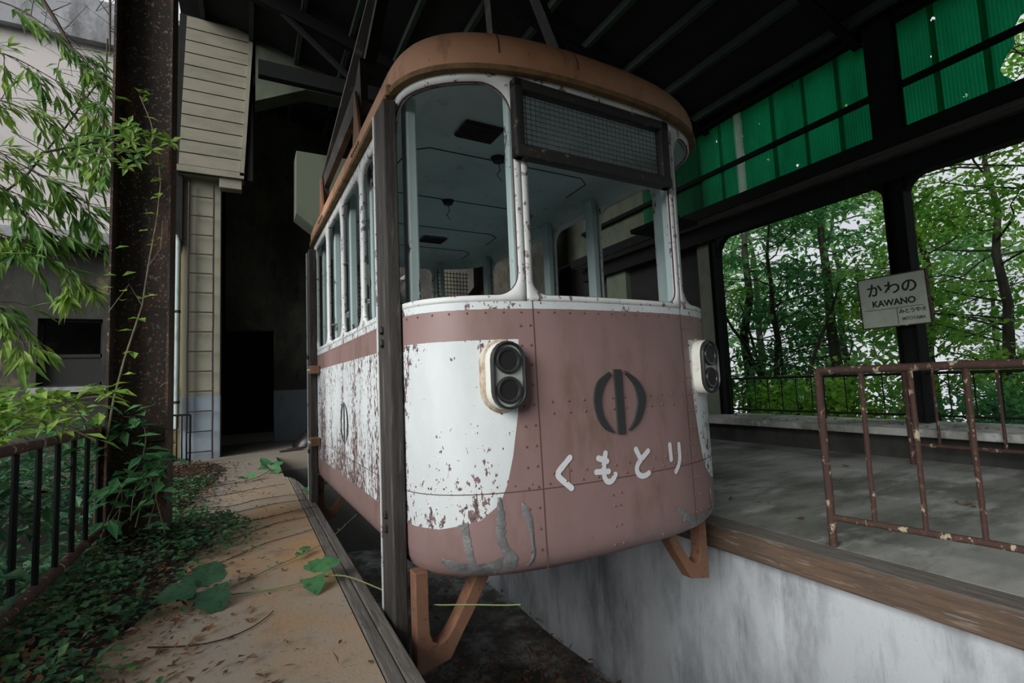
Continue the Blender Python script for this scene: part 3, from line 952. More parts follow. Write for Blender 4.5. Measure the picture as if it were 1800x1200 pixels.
# badge: two crescents and a bar
def crescent(mb, o, i, off=.012):
    n = 24
    def smp(L):
        cum = [0]
        for a, b in zip(L[:-1], L[1:]): cum.append(cum[-1] + math.hypot(b[0] - a[0], b[1] - a[1]))
        res = []
        for k in range(n + 1):
            t = cum[-1] * k / n
            j = max(q for q in range(len(cum) - 1) if cum[q] <= t + 1e-9)
            u = (t - cum[j]) / (cum[j + 1] - cum[j])
            P_ = [Vector(L[max(0, min(len(L) - 1, j + d))]) for d in (-1, 0, 1, 2)]
            a = 2 * P_[1]; b = P_[2] - P_[0]; c2 = 2 * P_[0] - 5 * P_[1] + 4 * P_[2] - P_[3]; d2 = -P_[0] + 3 * P_[1] - 3 * P_[2] + P_[3]
            res.append(.5 * (a + b * u + c2 * u * u + d2 * u ** 3))
        return res
    A, B = smp(o), smp(i)
    mb.grid([[surf(p[0], p[1], 0) for p in A], [surf(p[0], p[1], off) for p in A], [surf(p[0], p[1], off) for p in B], [surf(p[0], p[1], 0) for p in B]])
def badge(sx, zc, k, fs, off=.012):
    f = lambda L: [(sx + (s - 3.770) * fs, zc + (z - .888) * k) for s, z in L]
    q = MB()
    crescent(q, f([(3.716, 1.025), (3.647, .982), (3.622, .908), (3.636, .825), (3.675, .768), (3.726, .746)]), f([(3.722, 1.014), (3.676, .96), (3.656, .892), (3.666, .83), (3.698, .78), (3.727, .748)]), off)
    q.build('badge', M['badge'], car)
    q = MB()
    crescent(q, f([(3.811, 1.027), (3.877, .988), (3.921, .928), (3.924, .87), (3.884, .793), (3.818, .749)]), f([(3.812, 1.015), (3.864, .96), (3.883, .894), (3.874, .844), (3.85, .789), (3.819, .752)]), off)
    q.build('badge', M['badge'], car)
    b = f([(3.744, 1.036), (3.785, 1.035), (3.789, .737), (3.750, .739)])
    q = MB()
    q.add([surf(s, z, off) for s, z in b] + [surf(s, z, 0) for s, z in b], [(3, 2, 1, 0), (0, 1, 5, 4), (1, 2, 6, 5), (2, 3, 7, 6), (3, 0, 4, 7)])
    q.build('badge', M['badge'], car)
badge(3.770, .888, 1, 1)
badge(YR - 1.28, .766, .95, .85, .003)

# hand painted lettering
def stroke(mb, pts, w=.030, off=.0035):
    P_ = [Vector(p) for p in pts]
    D = []
    for a, b in zip(P_[:-1], P_[1:]):
        k = max(1, int((b - a).length / .012))
        D += [a.lerp(b, i / k) for i in range(k)]
    D.append(P_[-1])
    for _ in range(4):
        D = [D[0]] + [(D[i - 1] + D[i] * 2 + D[i + 1]) / 4 for i in range(1, len(D) - 1)] + [D[-1]]
    A, B = [], []
    n = len(D)
    for i, p in enumerate(D):
        d = (D[min(i + 1, n - 1)] - D[max(i - 1, 0)]).normalized()
        nn = Vector((-d.y, d.x)) * w / 2 * (1 + .08 * mnoise.noise((p.x * 40, p.y * 40, 0)))
        A.append(p + nn); B.append(p - nn)
    mb.grid([[surf(p.x, p.y, off) for p in A], [surf(p.x, p.y, off) for p in D], [surf(p.x, p.y, off) for p in B]])
    for p, q, sg in ((D[0], D[1], -1), (D[-1], D[-2], -1)):
        d = (p - q).normalized()
        nn = Vector((-d.y, d.x))
        ring = [p + (nn * math.cos(t) + d * math.sin(t)) * w / 2 for t in [PI * j / 8 for j in range(9)]]
        mb.add([surf(p.x, p.y, off)] + [surf(q2.x, q2.y, off) for q2 in ring], [(0, j, j + 1) for j in range(1, 9)])
letters = [
    [[(3.481, .659), (3.409, .594), (3.482, .529)]],
    [[(3.671, .659), (3.656, .60), (3.656, .55), (3.670, .528), (3.696, .524), (3.718, .545), (3.721, .558)], [(3.630, .641), (3.677, .623)], [(3.615, .582), (3.683, .577)]],
    [[(3.854, .657), (3.874, .62)], [(3.931, .642), (3.883, .608), (3.847, .581), (3.847, .549), (3.871, .527), (3.906, .526), (3.927, .539)]],
    [[(4.086, .655), (4.090, .584)], [(4.157, .649), (4.159, .575), (4.142, .54), (4.119, .521)]]]
for L in letters:
    q = MB()
    for i, s in enumerate(L):
        stroke(q, s, .026, .0035 + .0004 * i)
    q.build('painted_character', M['letter'], car)

# torn paint and bare metal near the lower corners
def ragged(mb, pts, ws, off, seed):
    rr = random.Random(seed)
    P_ = [Vector(p) for p in pts]
    D, Wd = [], []
    for i, (a, b) in enumerate(zip(P_[:-1], P_[1:])):
        k = max(2, int((b - a).length / .012))
        for j in range(k):
            D.append(a.lerp(b, j / k)); Wd.append(ws[i] + (ws[i + 1] - ws[i]) * j / k)
    D.append(P_[-1]); Wd.append(ws[-1])
    for _ in range(3):
        D = [D[0]] + [(D[i - 1] + D[i] * 2 + D[i + 1]) / 4 for i in range(1, len(D) - 1)] + [D[-1]]
    A, B = [], []
    n = len(D)
    for i, p in enumerate(D):
        d = (D[min(i + 1, n - 1)] - D[max(i - 1, 0)]).normalized()
        nn = Vector((-d.y, d.x))
        A.append(p + nn * Wd[i] / 2 * rr.uniform(.75, 1.2)); B.append(p - nn * Wd[i] / 2 * rr.uniform(.75, 1.2))
    def lift(p, o):
        z = p.y
        base = 0.0
        if z < .31:
            for (o0, z0), (o1, z1) in zip(SHP[:-1], SHP[1:]):
                if z0 <= z <= z1:
                    base = o0 + (o1 - o0) * (z - z0) / (z1 - z0)
        return surf(p.x, z, base + o)
    mb.grid([[lift(p, off * .4) for p in A], [lift(p, off) for p in D], [lift(p, off * .4) for p in B]])
SHP = [(-.16, .175), (-.09, .182), (-.05, .195), (-.022, .222), (-.006, .26), (0, .31)]
for i, (pts, ws) in enumerate([
    ([(3.002, .425), (3.014, .385), (3.018, .346), (3.030, .283), (3.034, .240)], [.045, .030, .032, .028, .05]),
    ([(3.157, .525), (3.159, .429), (3.153, .361), (3.178, .308), (3.200, .262), (3.190, .235)], [.015, .038, .042, .038, .060, .05]),
    ([(2.905, .275), (2.945, .250), (2.999, .240), (3.057, .236), (3.127, .240), (3.186, .243), (3.221, .275)], [.02, .05, .055, .05, .065, .075, .02]),
    ([(3.255, .495), (3.268, .455), (3.285, .400), (3.291, .323), (3.297, .265), (3.268, .231)], [.012, .038, .022, .014, .018, .02]),
    ([(4.106, .343), (4.164, .314), (4.209, .277), (4.277, .244)], [.02, .035, .04, .05]),
    ([(4.168, .268), (4.176, .300)], [.012, .025]),
    ([(4.270, .240), (4.361, .235), (4.477, .240), (4.525, .255), (4.472, .315), (4.461, .385)], [.07, .075, .06, .045, .03, .012])]):
    q = MB(); ragged(q, pts, ws, .006, i)
    q.build('bare_metal_patch', M['filler'], car, smooth=True)

# timber fenders bolted to the left side
def fender(y0, y1, z0, z1, bolts):
    q = MB(); q.box((-.062, y0, z0), (-.002, y1, z1), ch=.006)
    f = q.build('timber_fender', M['black_wood'], car)
    q = MB(); q.box((-.066, y1 - .012, z0 + .1), (-.045, y1 + .006, z1)); q.build('edge_strip', M['frame_white'], f)
    for (yy, zz_) in bolts:
        q = MB(); q.lathe([(.020, 0), (.020, .012), (.016, .016), (.004, .017)], Matrix.Translation((-.062, yy, zz_)) @ Matrix.Rotation(-PI / 2, 4, 'Y'), 6)
        q.build('bolt', M['hanger'], f)
    return f
fender(-.105, .085, -.45, 2.335, [(-.01, 1.26), (-.01, 1.20), (-.01, .43), (-.01, .37)])
fender(2.52, 2.70, -.30, 2.30, [(2.6, 1.3), (2.6, .45)])
for zz_, mm in ((1.177, M['orange_steel']), (.547, M['gold_rust'])):
    q = MB(); q.box((-.085, 2.34, zz_ - .035), (-.004, 2.50, zz_ + .035), ch=.006); h = q.build('clamp', mm, car)
    q = MB(); q.tube([(-.088, 2.36, zz_), (-.088, 2.46, zz_)], .010, 6); q.build('clamp_pin', M['frame_white'], h)
q = MB(); q.tube([(-.03, -.085, 2.36), (-.03, -.085, 2.41)], .016, 8); q.build('marker_lamp', M['gold_rust'], car)
# small awning plate seen beyond the right corner
q = MB(); q.box((CW + .0, .0, 2.03), (CW + .30, .35, 2.06)); q.tube([(CW, .02, 2.3), (CW + .18, .05, 2.06)], .008, 6)
q.build('side_plate', M['dark_steel'], car)

# landing legs: V shaped plates with a U cut-out
def leg(x0, sg, y0, zt):
    T = lambda a, b, d: Vector((x0 + sg * a, d, b))
    o = [(0, zt), (.058, zt), (.056, .02), (.060, -.05), (.072, -.085), (.10, -.10), (.135, -.085), (.165, -.05), (.205, .01), (.325, zt), (.395, zt), (.262, -.01), (.205, -.09), (.15, -.175), (0.0, -.205)]
    q = MB(); q.prism(o, T, y0, y0 + .075)
    l = q.build('landing_leg', M['orange_steel'], car, bevel=.004)
    return l
leg(.004, 1, -.19, .21)
leg(CW - .06, -1, -.19, .21)
leg(.004, 1, 2.62, .21)
leg(CW - .06, -1, 2.62, .21)

# roof brackets, hanger beam and arms
for x_, sg in ((0.01, 1), (CW - .01, -1)):
    for yy in (.67, 2.05):
        q = MB(); q.prism([(yy - .13, 2.40), (yy + .11, 2.40), (yy + .05, 2.60), (yy + .035, 2.80), (yy - .01, 2.80)], lambda a, b, d: (x_ + sg * d, a, b), -.035, -.02)
        b_ = q.build('roof_bracket', M['orange_steel'], car)
        for k in range(5):
            q = MB(); q.lathe([(.014, 0), (.012, .01), (.004, .012)], Matrix.Translation((x_ - sg * .035, yy - .10 + k * .045, 2.43)) @ Matrix.Rotation(-sg * PI / 2, 4, 'Y'), 6)
            q.build('bolt', M['rust_rivet'], b_)
    hb = MB()
    hb.prism([(.60, 2.72), (.70, 2.60), (.74, 2.62), (.76, 2.74), (2.0, 2.70), (2.05, 2.56), (2.12, 2.56), (2.14, 2.80), (.76, 2.90), (.62, 3.0)], lambda a, b, d: (x_ + sg * d, a, b), -.012, .03)
    hb.build('hanger_beam', M['hanger'], car)
    q = MB()
    q.prism([(.62, 2.98), (.72, 2.90), (1.16, 5.0), (1.06, 5.0)], lambda a, b, d: (x_ + sg * (d + (b - 2.9) * .22), a, b), 0, .07)
    q.prism([(2.14, 2.88), (2.04, 2.78), (1.40, 5.0), (1.50, 5.0)], lambda a, b, d: (x_ + sg * (d + (b - 2.9) * .22), a, b), 0, .07)
    q.build('hanger_arm', M['hanger'], car)
q = MB(); q.box((.4, 1.0, 4.95), (CW - .4, 1.6, 5.15)); q.box((.55, .55, 5.1), (.75, 2.1, 5.3)); q.box((1.1, .55, 5.1), (1.3, 2.1, 5.3))
q.build('carriage', M['hanger'], car)

# ------------------------------------------------------------------ rusty H column on the left
col = empty('steel_column', (-.65, 4.15, 0), label='rust-covered steel H column wound with a climbing vine at the platform edge', cat='column')
q = MB()
q.box((-.155, .05, -.22), (.155, .066, 6.9)); q.build('web', M['rust_column'], col)
for a in (-.165, .155):
    q = MB(); q.box((a, -.09, -.22), (a + .014, .20, 6.9)); q.build('flange', M['rust_column'], col)
q = MB(); q.box((-.15, .03, .70), (.155, .05, .735)); q.build('stiffener', M['rust_column'], col)

# ------------------------------------------------------------------ railings
def tpath(a, b, n=8, j=.003, seed=0):
    a, b = Vector(a), Vector(b)
    r = random.Random(seed)
    return [a.lerp(b, i / n) + Vector((r.uniform(-j, j), r.uniform(-j, j), r.uniform(-j, j))) for i in range(n + 1)]

def rail(name, label, cat, p0, p1, zt, zb, rt, posts, bars, rb, m, rp, foot=0.0, group=None, zbarb=None):
    """straight railing from p0 to p1 (xy); posts and bars at fractions"""
    a, b = Vector((*p0, 0)), Vector((*p1, 0))
    r = empty(name, a, label=label, cat=cat)
    d = b - a
    def at(t, z): return d * t + Vector((0, 0, z))
    q = MB(); q.tube(tpath(at(0, zt), at(1, zt), 10), rt, 10); q.build('top_rail', m, r, smooth=True)
    q = MB(); q.tube(tpath(at(0, zb), at(1, zb), 10), rt * .85, 10); q.build('bottom_rail', m, r, smooth=True)
    for i, t in enumerate(posts):
        q = MB(); q.tube(tpath(at(t, foot), at(t, zt), 6, .002, i), rp, 10); q.build('post', m, r, smooth=True)
    for i, t in enumerate(bars):
        q = MB(); q.tube(tpath(at(t, zb), at(t, zt), 6, .002, i + 20), rb, 8); q.build('baluster', m, r, smooth=True)
    return r
# near right gate-like railing
rail('railing', 'rust-flaked tubular railing standing nearest on the grey platform', 'railing', (2.905, 1.705), (3.11, .45), .985, .162, .021, [0, 1], [.165, .335, .505, .675, .84], .013, M['rust_rail'], .021)
rail('railing', 'smaller looking rusty railing at the far edge of the grey platform, before the ledge', 'railing', (5.90, 2.60), (5.90, .9), .965, .20, .022, [0, 1], [.14, .28, .42, .56, .7, .85], .013, M['rust_rail'], .022)
rail('railing', 'thin black railing on the ledge before the trees', 'railing', (6.62, 5.25), (6.62, .2), .895, .43, .016, [.0, .28, .47, .75, 1], [i / 24 for i in range(24) if i not in (0, 7, 18)], .007, M['dark_steel'], .016, .35)
lr = empty('railing', (-.85, 4.13, 0), label='dark rusty railing overgrown with creepers at the left of the tan platform', cat='railing')
q = MB(); q.tube(tpath((0, 0, .80), (0, -4.5, .83), 14), .024, 10); q.build('top_rail', M['rust_rail'], lr, smooth=True)
q = MB(); q.tube(tpath((0, 0, .155), (0, -4.5, .155), 14), .027, 10); q.build('bottom_rail', M['rust_rail'], lr, smooth=True)
for i in range(15):
    q = MB(); q.tube([(0, -.03 - i * .26, .155), (0, -.03 - i * .26, .82)], .013, 8); q.build('baluster', M['dark_steel'], lr, smooth=True)
q = MB(); q.tube([(0, -3.2, -.25), (0, -3.2, .82)], .024, 8); q.build('post', M['rust_rail'], lr, smooth=True)
q = MB(); q.tube([(0, -.01, -.25), (0, -.01, .82)], .024, 8); q.build('post', M['rust_rail'], lr, smooth=True)
# little iron fence behind the column
r = rail('railing', 'small dark iron fence between the rusty column and the ladder wall', 'railing', (-1.15, 8.6), (-.75, 8.6), .72, .08, .014, [0, 1], [.15, .3, .45, .6, .75, .9], .009, M['dark_steel'], .014)

# ------------------------------------------------------------------ ladder, downpipe, siding panel
ld = empty('ladder', (-.67, 9.16, 0), label='rusted rung ladder fixed to the cream and blue wall pier', cat='ladder')
for sx in (-.175, .165):
    q = MB(); q.tube(tpath((sx, 0, 0), (sx, 0, 4.4), 12, .004), .013, 6); q.build('stile', M['ladder'], ld)
for i in range(14):
    q = MB(); q.tube([(-.175, 0, .12 + i * .312), (.165, 0, .12 + i * .312)], .010, 6); q.build('rung', M['ladder'], ld)
pp = empty('downpipe', (-.98, 9.15, 0), label='pale green downpipe running down beside the ladder pier', cat='pipe')
q = MB(); q.tube([(0, 0, .5), (0, 0, 3.4), (-.03, .03, 3.5), (-.12, .06, 3.56)], .040, 12); q.build('pipe', M['pipe'], pp, smooth=True)
for zz_ in (.9, 2.3):
    q = MB(); q.lathe([(.046, -.02), (.046, .02)], Matrix.Translation((0, 0, zz_)), 12); q.build('bracket', M['ladder'], pp)
sp_ = empty('board_panel', (0, 9.0, 0), label='cream horizontal board panel hanging above the ladder wall', cat='panel')
nb_ = 12
for i in range(nb_):
    z0 = 4.62 + (7.12 - 4.62) * i / nb_
    z1 = 4.62 + (7.12 - 4.62) * (i + 1) / nb_ - .018
    k0, k1 = (z0 - 4.62) / 2.5, (z1 - 4.62) / 2.5
    xl0, xl1 = -.97 + .09 * k0, -.97 + .09 * k1
    xr0, xr1 = -.13 + .16 * k0, -.13 + .16 * k1
    q = MB()
    q.add([(xl0, 0, z0), (xr0, 0, z0), (xr1, 0, z1), (xl1, 0, z1), (xl0, .03, z0), (xr0, .03, z0), (xr1, .03, z1), (xl1, .03, z1)], [(0, 1, 2, 3), (7, 6, 5, 4), (0, 4, 5, 1), (1, 5, 6, 2), (2, 6, 7, 3), (3, 7, 4, 0)])
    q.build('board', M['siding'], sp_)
q = MB(); q.prism([(-.13, 4.55), (-.07, 4.55), (.075, 7.13), (.015, 7.13)], lambda a, b, d: (a, d, b), -.03, .05); q.prism([(-1.0, 4.50), (-.07, 4.50), (-.07, 4.60), (-1.0, 4.60)], lambda a, b, d: (a, d, b), -.03, .25)
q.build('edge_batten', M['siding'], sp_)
q = MB(); q.box((-.98, .02, 4.5), (.06, .06, 7.13)); q.build('backing', M['dark_ceiling'], sp_)
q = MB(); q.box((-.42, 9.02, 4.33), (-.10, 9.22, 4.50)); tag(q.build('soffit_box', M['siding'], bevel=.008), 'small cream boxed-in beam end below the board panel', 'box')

# sack and planks at the far end
sk = MB()
rows = []
for i in range(12):
    t = i / 11
    r_2 = .30 * (1 - t) ** .6 * (1 + .1 * math.sin(t * 9))
    rows.append([(.98 + .25 * t + r_2 * math.cos(a) * (1 + .12 * mnoise.noise((math.cos(a) * 2, math.sin(a) * 2, t * 3))), 9.75 + r_2 * .8 * math.sin(a), .62 * t) for a in [2 * PI * j / 20 for j in range(20)]])
sk.grid(rows, closed=True)
tag(sk.build('sack', M['sack'], smooth=True), 'black slumped sack on the floor at the far end of the pit', 'sack')
for k, (x0, y0, x1, y1) in enumerate(((.45, 9.10, .80, 9.18), (.58, 9.28, .85, 9.40))):
    q = MB(); d = Vector((x1 - x0, y1 - y0, 0)); a = math.atan2(d.y, d.x)
    q.box((0, -.04, 0), (d.length, .04, .03), Matrix.Translation((x0, y0, 0)) @ Matrix.Rotation(a, 4, 'Z'))
    tag(q.build('plank', M['twig']), ['dark plank lying nearest the pit end before the sack', 'short dark plank lying against the black sack'][k], 'plank')

# ------------------------------------------------------------------ right side: posts, beams, clerestory
def hpost(x, y, z0, z1, w, d, label):
    r = empty('steel_post', (x, y, z0), label=label, cat='post')
    q = MB(); q.box((-.007, -d / 2, 0), (.007, d / 2, z1 - z0)); q.build('web', M['dark_steel'], r)
    for s_ in (-1, 1):
        q = MB(); q.box((-w / 2, s_ * d / 2 - .007, 0), (w / 2, s_ * d / 2 + .007, z1 - z0)); q.build('flange', M['dark_steel'], r)
    return r
pA = hpost(6.62, 2.80, .35, 3.14, .20, .19, 'dark steel post carrying the station name sign')
pB = hpost(6.62, 5.34, .35, 3.14, .14, .12, 'slim dark steel post close behind the right edge of the cable car')
for (yy, sg) in ((2.80, 1), (2.80, -1), (5.34, -1)):
    q = MB()
    pts = [(0, 0)] + [(.30 - .30 * math.sin(t), -.30 + .30 * math.cos(t)) for t in [PI / 2 * i / 8 for i in range(9)]]
    pts = [(.08, 0), (.38, 0)] + [(.38 - .30 * math.sin(t), -.30 + .30 * math.cos(t)) for t in [PI / 2 * i / 8 for i in range(1, 9)]]
    q.prism(pts, lambda a, b, d: (d, yy + sg * a, 3.14 + b), 6.56, 6.68)
    q.build('gusset', M['dark_steel'], None)
    o = C.objects[-1]
    par = pA if yy < 4 else pB
    o.parent = par
    o.matrix_parent_inverse = Matrix.Translation(-Vector(par.location))
tag(MB().box((6.54, -2.5, 3.12), (6.70, 8.8, 3.36)).build('beam', M['dark_steel']), 'heavy dark steel beam spanning above the open side', 'beam')
tag(MB().box((6.28, -2.5, 3.40), (6.66, 8.8, 3.46)).build('sill_board', M['grey_soffit']), 'grey timber sill board under the green clerestory', 'board')
tag(MB().box((6.24, -2.5, 3.40), (6.279, 8.8, 3.56)).build('fascia_board', M['dark_steel']), 'black fascia along the lower edge of the green sheets', 'board')
tag(MB().box((6.57, -2.5, 4.16), (6.62, 8.8, 4.23)).build('clerestory_rail', M['dark_steel']), 'dark rail crossing the middle of the green sheets', 'rail')
tag(MB().box((6.50, 2.64, 3.46), (6.65, 2.93, 5.1)).build('clerestory_post', M['dark_steel']), 'broad dark upright between the two green bays above the sign', 'post')
tag(MB().box((6.54, -2.5, 4.955), (6.66, 8.8, 5.06)).build('eaves_beam', M['dark_steel']), 'dark eaves beam along the top of the green sheets', 'beam')
ys = [6.9, 6.47, 6.04, 5.62, 5.14, 4.67, 4.24, 3.79, 3.35, 2.95]
ys2 = [2.68, 2.35, 1.93, 1.45, 1.0, .55, .1]
ordn = ['first', 'second', 'third', 'fourth', 'fifth', 'sixth', 'seventh', 'eighth', 'ninth']
sheets = [(a, b, 'long', i) for i, (a, b) in enumerate(zip(ys[:-1], ys[1:]))] + [(a, b, 'near', i) for i, (a, b) in enumerate(zip(ys2[:-1], ys2[1:]))]
for a, b, bay, i in sheets:
    q = MB()
    b2 = b - .06 if abs(a - 5.14) > .01 else 4.825
    if abs(a - 4.67) < .01: a = 4.71
    n = int((a - b2) / .0055)
    torn = bay == 'near' and i == 2
    nz3 = 24 if torn else 2
    rows = []
    for k in range(nz3 + 1):
        zz_ = 3.44 + 1.55 * k / nz3
        row = []
        for j in range(n + 1):
            yy = a + (b2 - a) * j / n
            if torn and zz_ < 4.35:
                lim_ = a - (a - b2) * (.26 + .16 * mnoise.noise((zz_ * 5, 1, 0)) + .9 * abs(zz_ - 3.85) ** 1.6)
                yy = max(yy, lim_) if lim_ > b2 else yy
            row.append((6.645 + .009 * math.sin(yy * 2 * PI / .034) + .010 * (i % 2), yy, zz_))
        rows.append(row)
    q.grid(rows)
    if bay == 'long':
        lab = 'green corrugated translucent sheet, %s from the broad upright going towards the cable car' % ordn[8 - i]
    else:
        lab = 'green corrugated translucent sheet, %s from the broad upright going away from the car' % ordn[i]
    if torn: lab += ', torn edge'
    tag(q.build('corrugated_sheet', M['green_sheet'], smooth='all'), lab, 'plastic sheet', 'green clerestory sheets')
q = MB()
rows = [[(6.625 + .009 * math.sin(yy * 2 * PI / .034), yy, zz_) for yy in [4.83 - .13 * j / 26 for j in range(27)]] for zz_ in (3.45, 4.97)]
q.grid(rows)
tag(q.build('corrugated_sheet', M['clear_sheet'], smooth='all'), 'narrow clear pale corrugated strip among the green sheets', 'plastic sheet')

# ------------------------------------------------------------------ station sign
sg_ = empty('station_sign', (6.46, 2.88, 1.73), label='tilted pale enamel station name sign on the dark post', cat='sign')
sg_.rotation_euler = (R(3.5), 0, R(-90) + R(0))
# local: x to the viewer's right (towards -y in the world), z up, face looks along -y local
SW, SH = .66, .57
q = MB(); q.box((-SW / 2, 0, -SH / 2), (SW / 2, .02, SH / 2)); q.build('sign_plate', M['sign_face'], sg_)
q = MB()
for a, b in (((-SW / 2 - .012, -.008, -SH / 2 - .012), (SW / 2 + .012, .045, -SH / 2)), ((-SW / 2 - .012, -.008, SH / 2), (SW / 2 + .012, .045, SH / 2 + .012)), ((-SW / 2 - .012, -.008, -SH / 2), (-SW / 2, .045, SH / 2)), ((SW / 2, -.008, -SH / 2), (SW / 2 + .012, .045, SH / 2))):
    q.box(a, b)
q.build('sign_frame', M['rust_rail'], sg_)
q = MB(); q.box((-SW / 2 + .03, -.003, -.088), (SW / 2 - .04, 0, -.083)); q.box((.028, -.003, -SH / 2 + .012), (.033, 0, -.086)); q.build('ruled_line', M['sign_ink'], sg_)
def text(body, size, x, z, m, nm, sx=1.0, bold=.0, shear=0):
    cu = bpy.data.curves.new(nm, 'FONT')
    cu.body = body
    cu.size = size
    cu.align_x = 'CENTER'
    cu.align_y = 'CENTER'
    cu.offset = bold
    cu.extrude = .0008
    cu.shear = shear
    o = bpy.data.objects.new(nm + '_source', cu)
    C.objects.link(o)
    dg = bpy.context.evaluated_depsgraph_get()
    me = bpy.data.meshes.new_from_object(o.evaluated_get(dg))
    bpy.data.objects.remove(o)
    me.materials.clear()
    me.materials.append(m)
    ob = bpy.data.objects.new(nm, me)
    C.objects.link(ob)
    ob.parent = sg_
    ob.location = (x, -.002, z)
    ob.rotation_euler = (PI / 2, 0, 0)
    ob.scale = (sx, 1, 1)
    return ob
for ch, x in (('か', -.17), ('わ', .01), ('の', .175)):
    text(ch, .165, x, .135, M['sign_ink'], 'sign_character', 1.0, .003)
text('KAWANO', .098, .005, -.020, M['sign_ink'], 'sign_lettering', .95, .0030)
for i, ch in enumerate('みとうやま'):
    text(ch, .058, .075 + i * .052, -.135, M['sign_ink'] if i < 4 else M['faded_ink'], 'sign_character', 1, .0012)
text('MITOYAMA', .052, .18, -.220, M['faded_ink'], 'sign_lettering', .82, .0012)

# ------------------------------------------------------------------ trees beyond the ledge
def rv(r, k=1.0): return Vector((r.uniform(-k, k), r.uniform(-k, k), r.uniform(-k, k)))

def wander(r, a, b, n, j):
    a, b = Vector(a), Vector(b)
    return [a.lerp(b, i / n) + rv(r, j) * (1 if 0 < i < n else 0) for i in range(n + 1)]

def spray(fol, r, p, d, n, L, w, spread, flat=.35):
    for _ in range(n):
        q = p + Vector((r.gauss(0, spread), r.gauss(0, spread), r.gauss(0, spread * flat)))
        dd = (d + rv(r, .9))
        up = Vector((r.uniform(-.5, .5), r.uniform(-.5, .5), 1))
        fol.leaf(q, dd, up, L * r.uniform(.6, 1.2), w * r.uniform(.7, 1.2), r.uniform(0, .3))

def tree(seed, base, h, rad, label, leafm, nb=26, nl=90, L=.13, w=.075, z0=.25, crown=1.6, conifer=False, group='trees beyond the ledge', lean=(0, 0), sub=4, fork=0):
    r = random.Random(seed)
    t = empty('tree', base, label=label, cat='tree', group=group)
    tr, fo, br = MB(), MB(), MB()
    trunk = wander(r, (0, 0, -.6), (lean[0], lean[1], h), 9, .07 * h / 6)
    tr.tube(trunk, [rad * (1 - .85 * i / 9) for i in range(10)], 8)
    def pt(u):
        u = max(0, min(.999, u)) * 9
        i = int(u)
        return trunk[i].lerp(trunk[i + 1], u - i)
    for k in range(nb):
        u = z0 + (1 - z0) * (k + r.random()) / nb
        a = pt(u)
        ang = r.uniform(0, 2 * PI)
        reach = crown * ((1.15 - u) if conifer else (.55 + .7 * math.sin(PI * min(1, (u - z0) / (1 - z0) * .9 + .1)))) * r.uniform(.7, 1.15)
        dz = (-.12 if conifer else .45) * reach * r.uniform(.3, 1.2)
        e = a + Vector((math.cos(ang) * reach, math.sin(ang) * reach, dz))
        path = wander(r, a, e, 5, .05 * reach)
        br.tube(path, [rad * .17 * (1 - .8 * i / 5) for i in range(6)], 5, cap=False)
        for q in range(sub):
            f = (q + 1) / sub
            c = a.lerp(e, .3 + .7 * f) + rv(r, .12 * reach)
            if q < sub - 1:
                br.tube([a.lerp(e, .25 + .6 * f), c], [rad * .05, rad * .02], 4, cap=False)
            spray(fo, r, c, Vector((math.cos(ang), math.sin(ang), -.25)), nl // sub, L, w, .125 * crown if not conifer else .13 * crown, .35 if conifer else .55)
    for _ in range(fork):
        a = pt(r.uniform(.05, .25)); ang = r.uniform(0, 2 * PI)
        e = a + Vector((math.cos(ang) * h * .25, math.sin(ang) * h * .25, h * r.uniform(.45, .7)))
        br.tube(wander(r, a, e, 6, .05), [rad * .6 * (1 - .75 * i / 6) for i in range(7)], 6, cap=False)
    tr.build('trunk', M['bark'], t, smooth=True)
    br.build('branches', M['bark'], t)
    fo.build('foliage', leafm, t)
    return t

tree(1, (10, 7.35, -.3), 7.5, .13, 'dark conifer beyond the ledge, nearest the slim post', M['leaf_deep'], 30, 110, .20, .075, .18, 1.9, True)
tree(2, (10.4, 5.75, -.4), 8.0, .13, 'straight dark trunked conifer standing between the slim post and the sign', M['leaf_deep'], 30, 100, .19, .07, .2, 2.0, True)
tree(3, (9.0, 6.0, -.2), 4.6, .09, 'forked bare-stemmed tree rising just behind the black railing', M['leaf_deep'], 14, 90, .15, .09, .45, 1.2, False, fork=4)
tree(4, (10.6, 3.2, -.5), 6.2, .11, 'bright green broadleaf tree filling the view right of the sign', M['leaf_bright'], 34, 300, .125, .078, .16, 1.9)
tree(5, (11.6, 4.6, -.7), 7.0, .11, 'bright green broadleaf tree directly behind the sign post', M['leaf_bright'], 22, 170, .125, .078, .2, 1.6)
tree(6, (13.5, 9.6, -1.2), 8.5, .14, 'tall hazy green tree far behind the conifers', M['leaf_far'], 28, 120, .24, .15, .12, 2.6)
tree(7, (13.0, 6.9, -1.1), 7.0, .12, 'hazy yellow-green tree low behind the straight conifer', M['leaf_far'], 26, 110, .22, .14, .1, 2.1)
tree(8, (9.5, 8.4, -.3), 6.5, .10, 'yellow-green tree crowding the corner of the cable car', M['leaf_bright'], 24, 200, .125, .075, .2, 1.5)
tree(9, (9.5, 1.7, -.3), 6.4, .12, 'overhanging broadleaf tree at the far right of the view', M['leaf_bright'], 24, 100, .12, .075, .3, 1.7)
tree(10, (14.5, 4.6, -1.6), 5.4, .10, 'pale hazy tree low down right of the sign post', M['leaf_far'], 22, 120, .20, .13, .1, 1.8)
tree(11, (15, 13.5, -1.6), 9.0, .14, 'farthest hazy tree behind the corner of the cable car', M['leaf_far'], 28, 120, .28, .17, .1, 2.9)
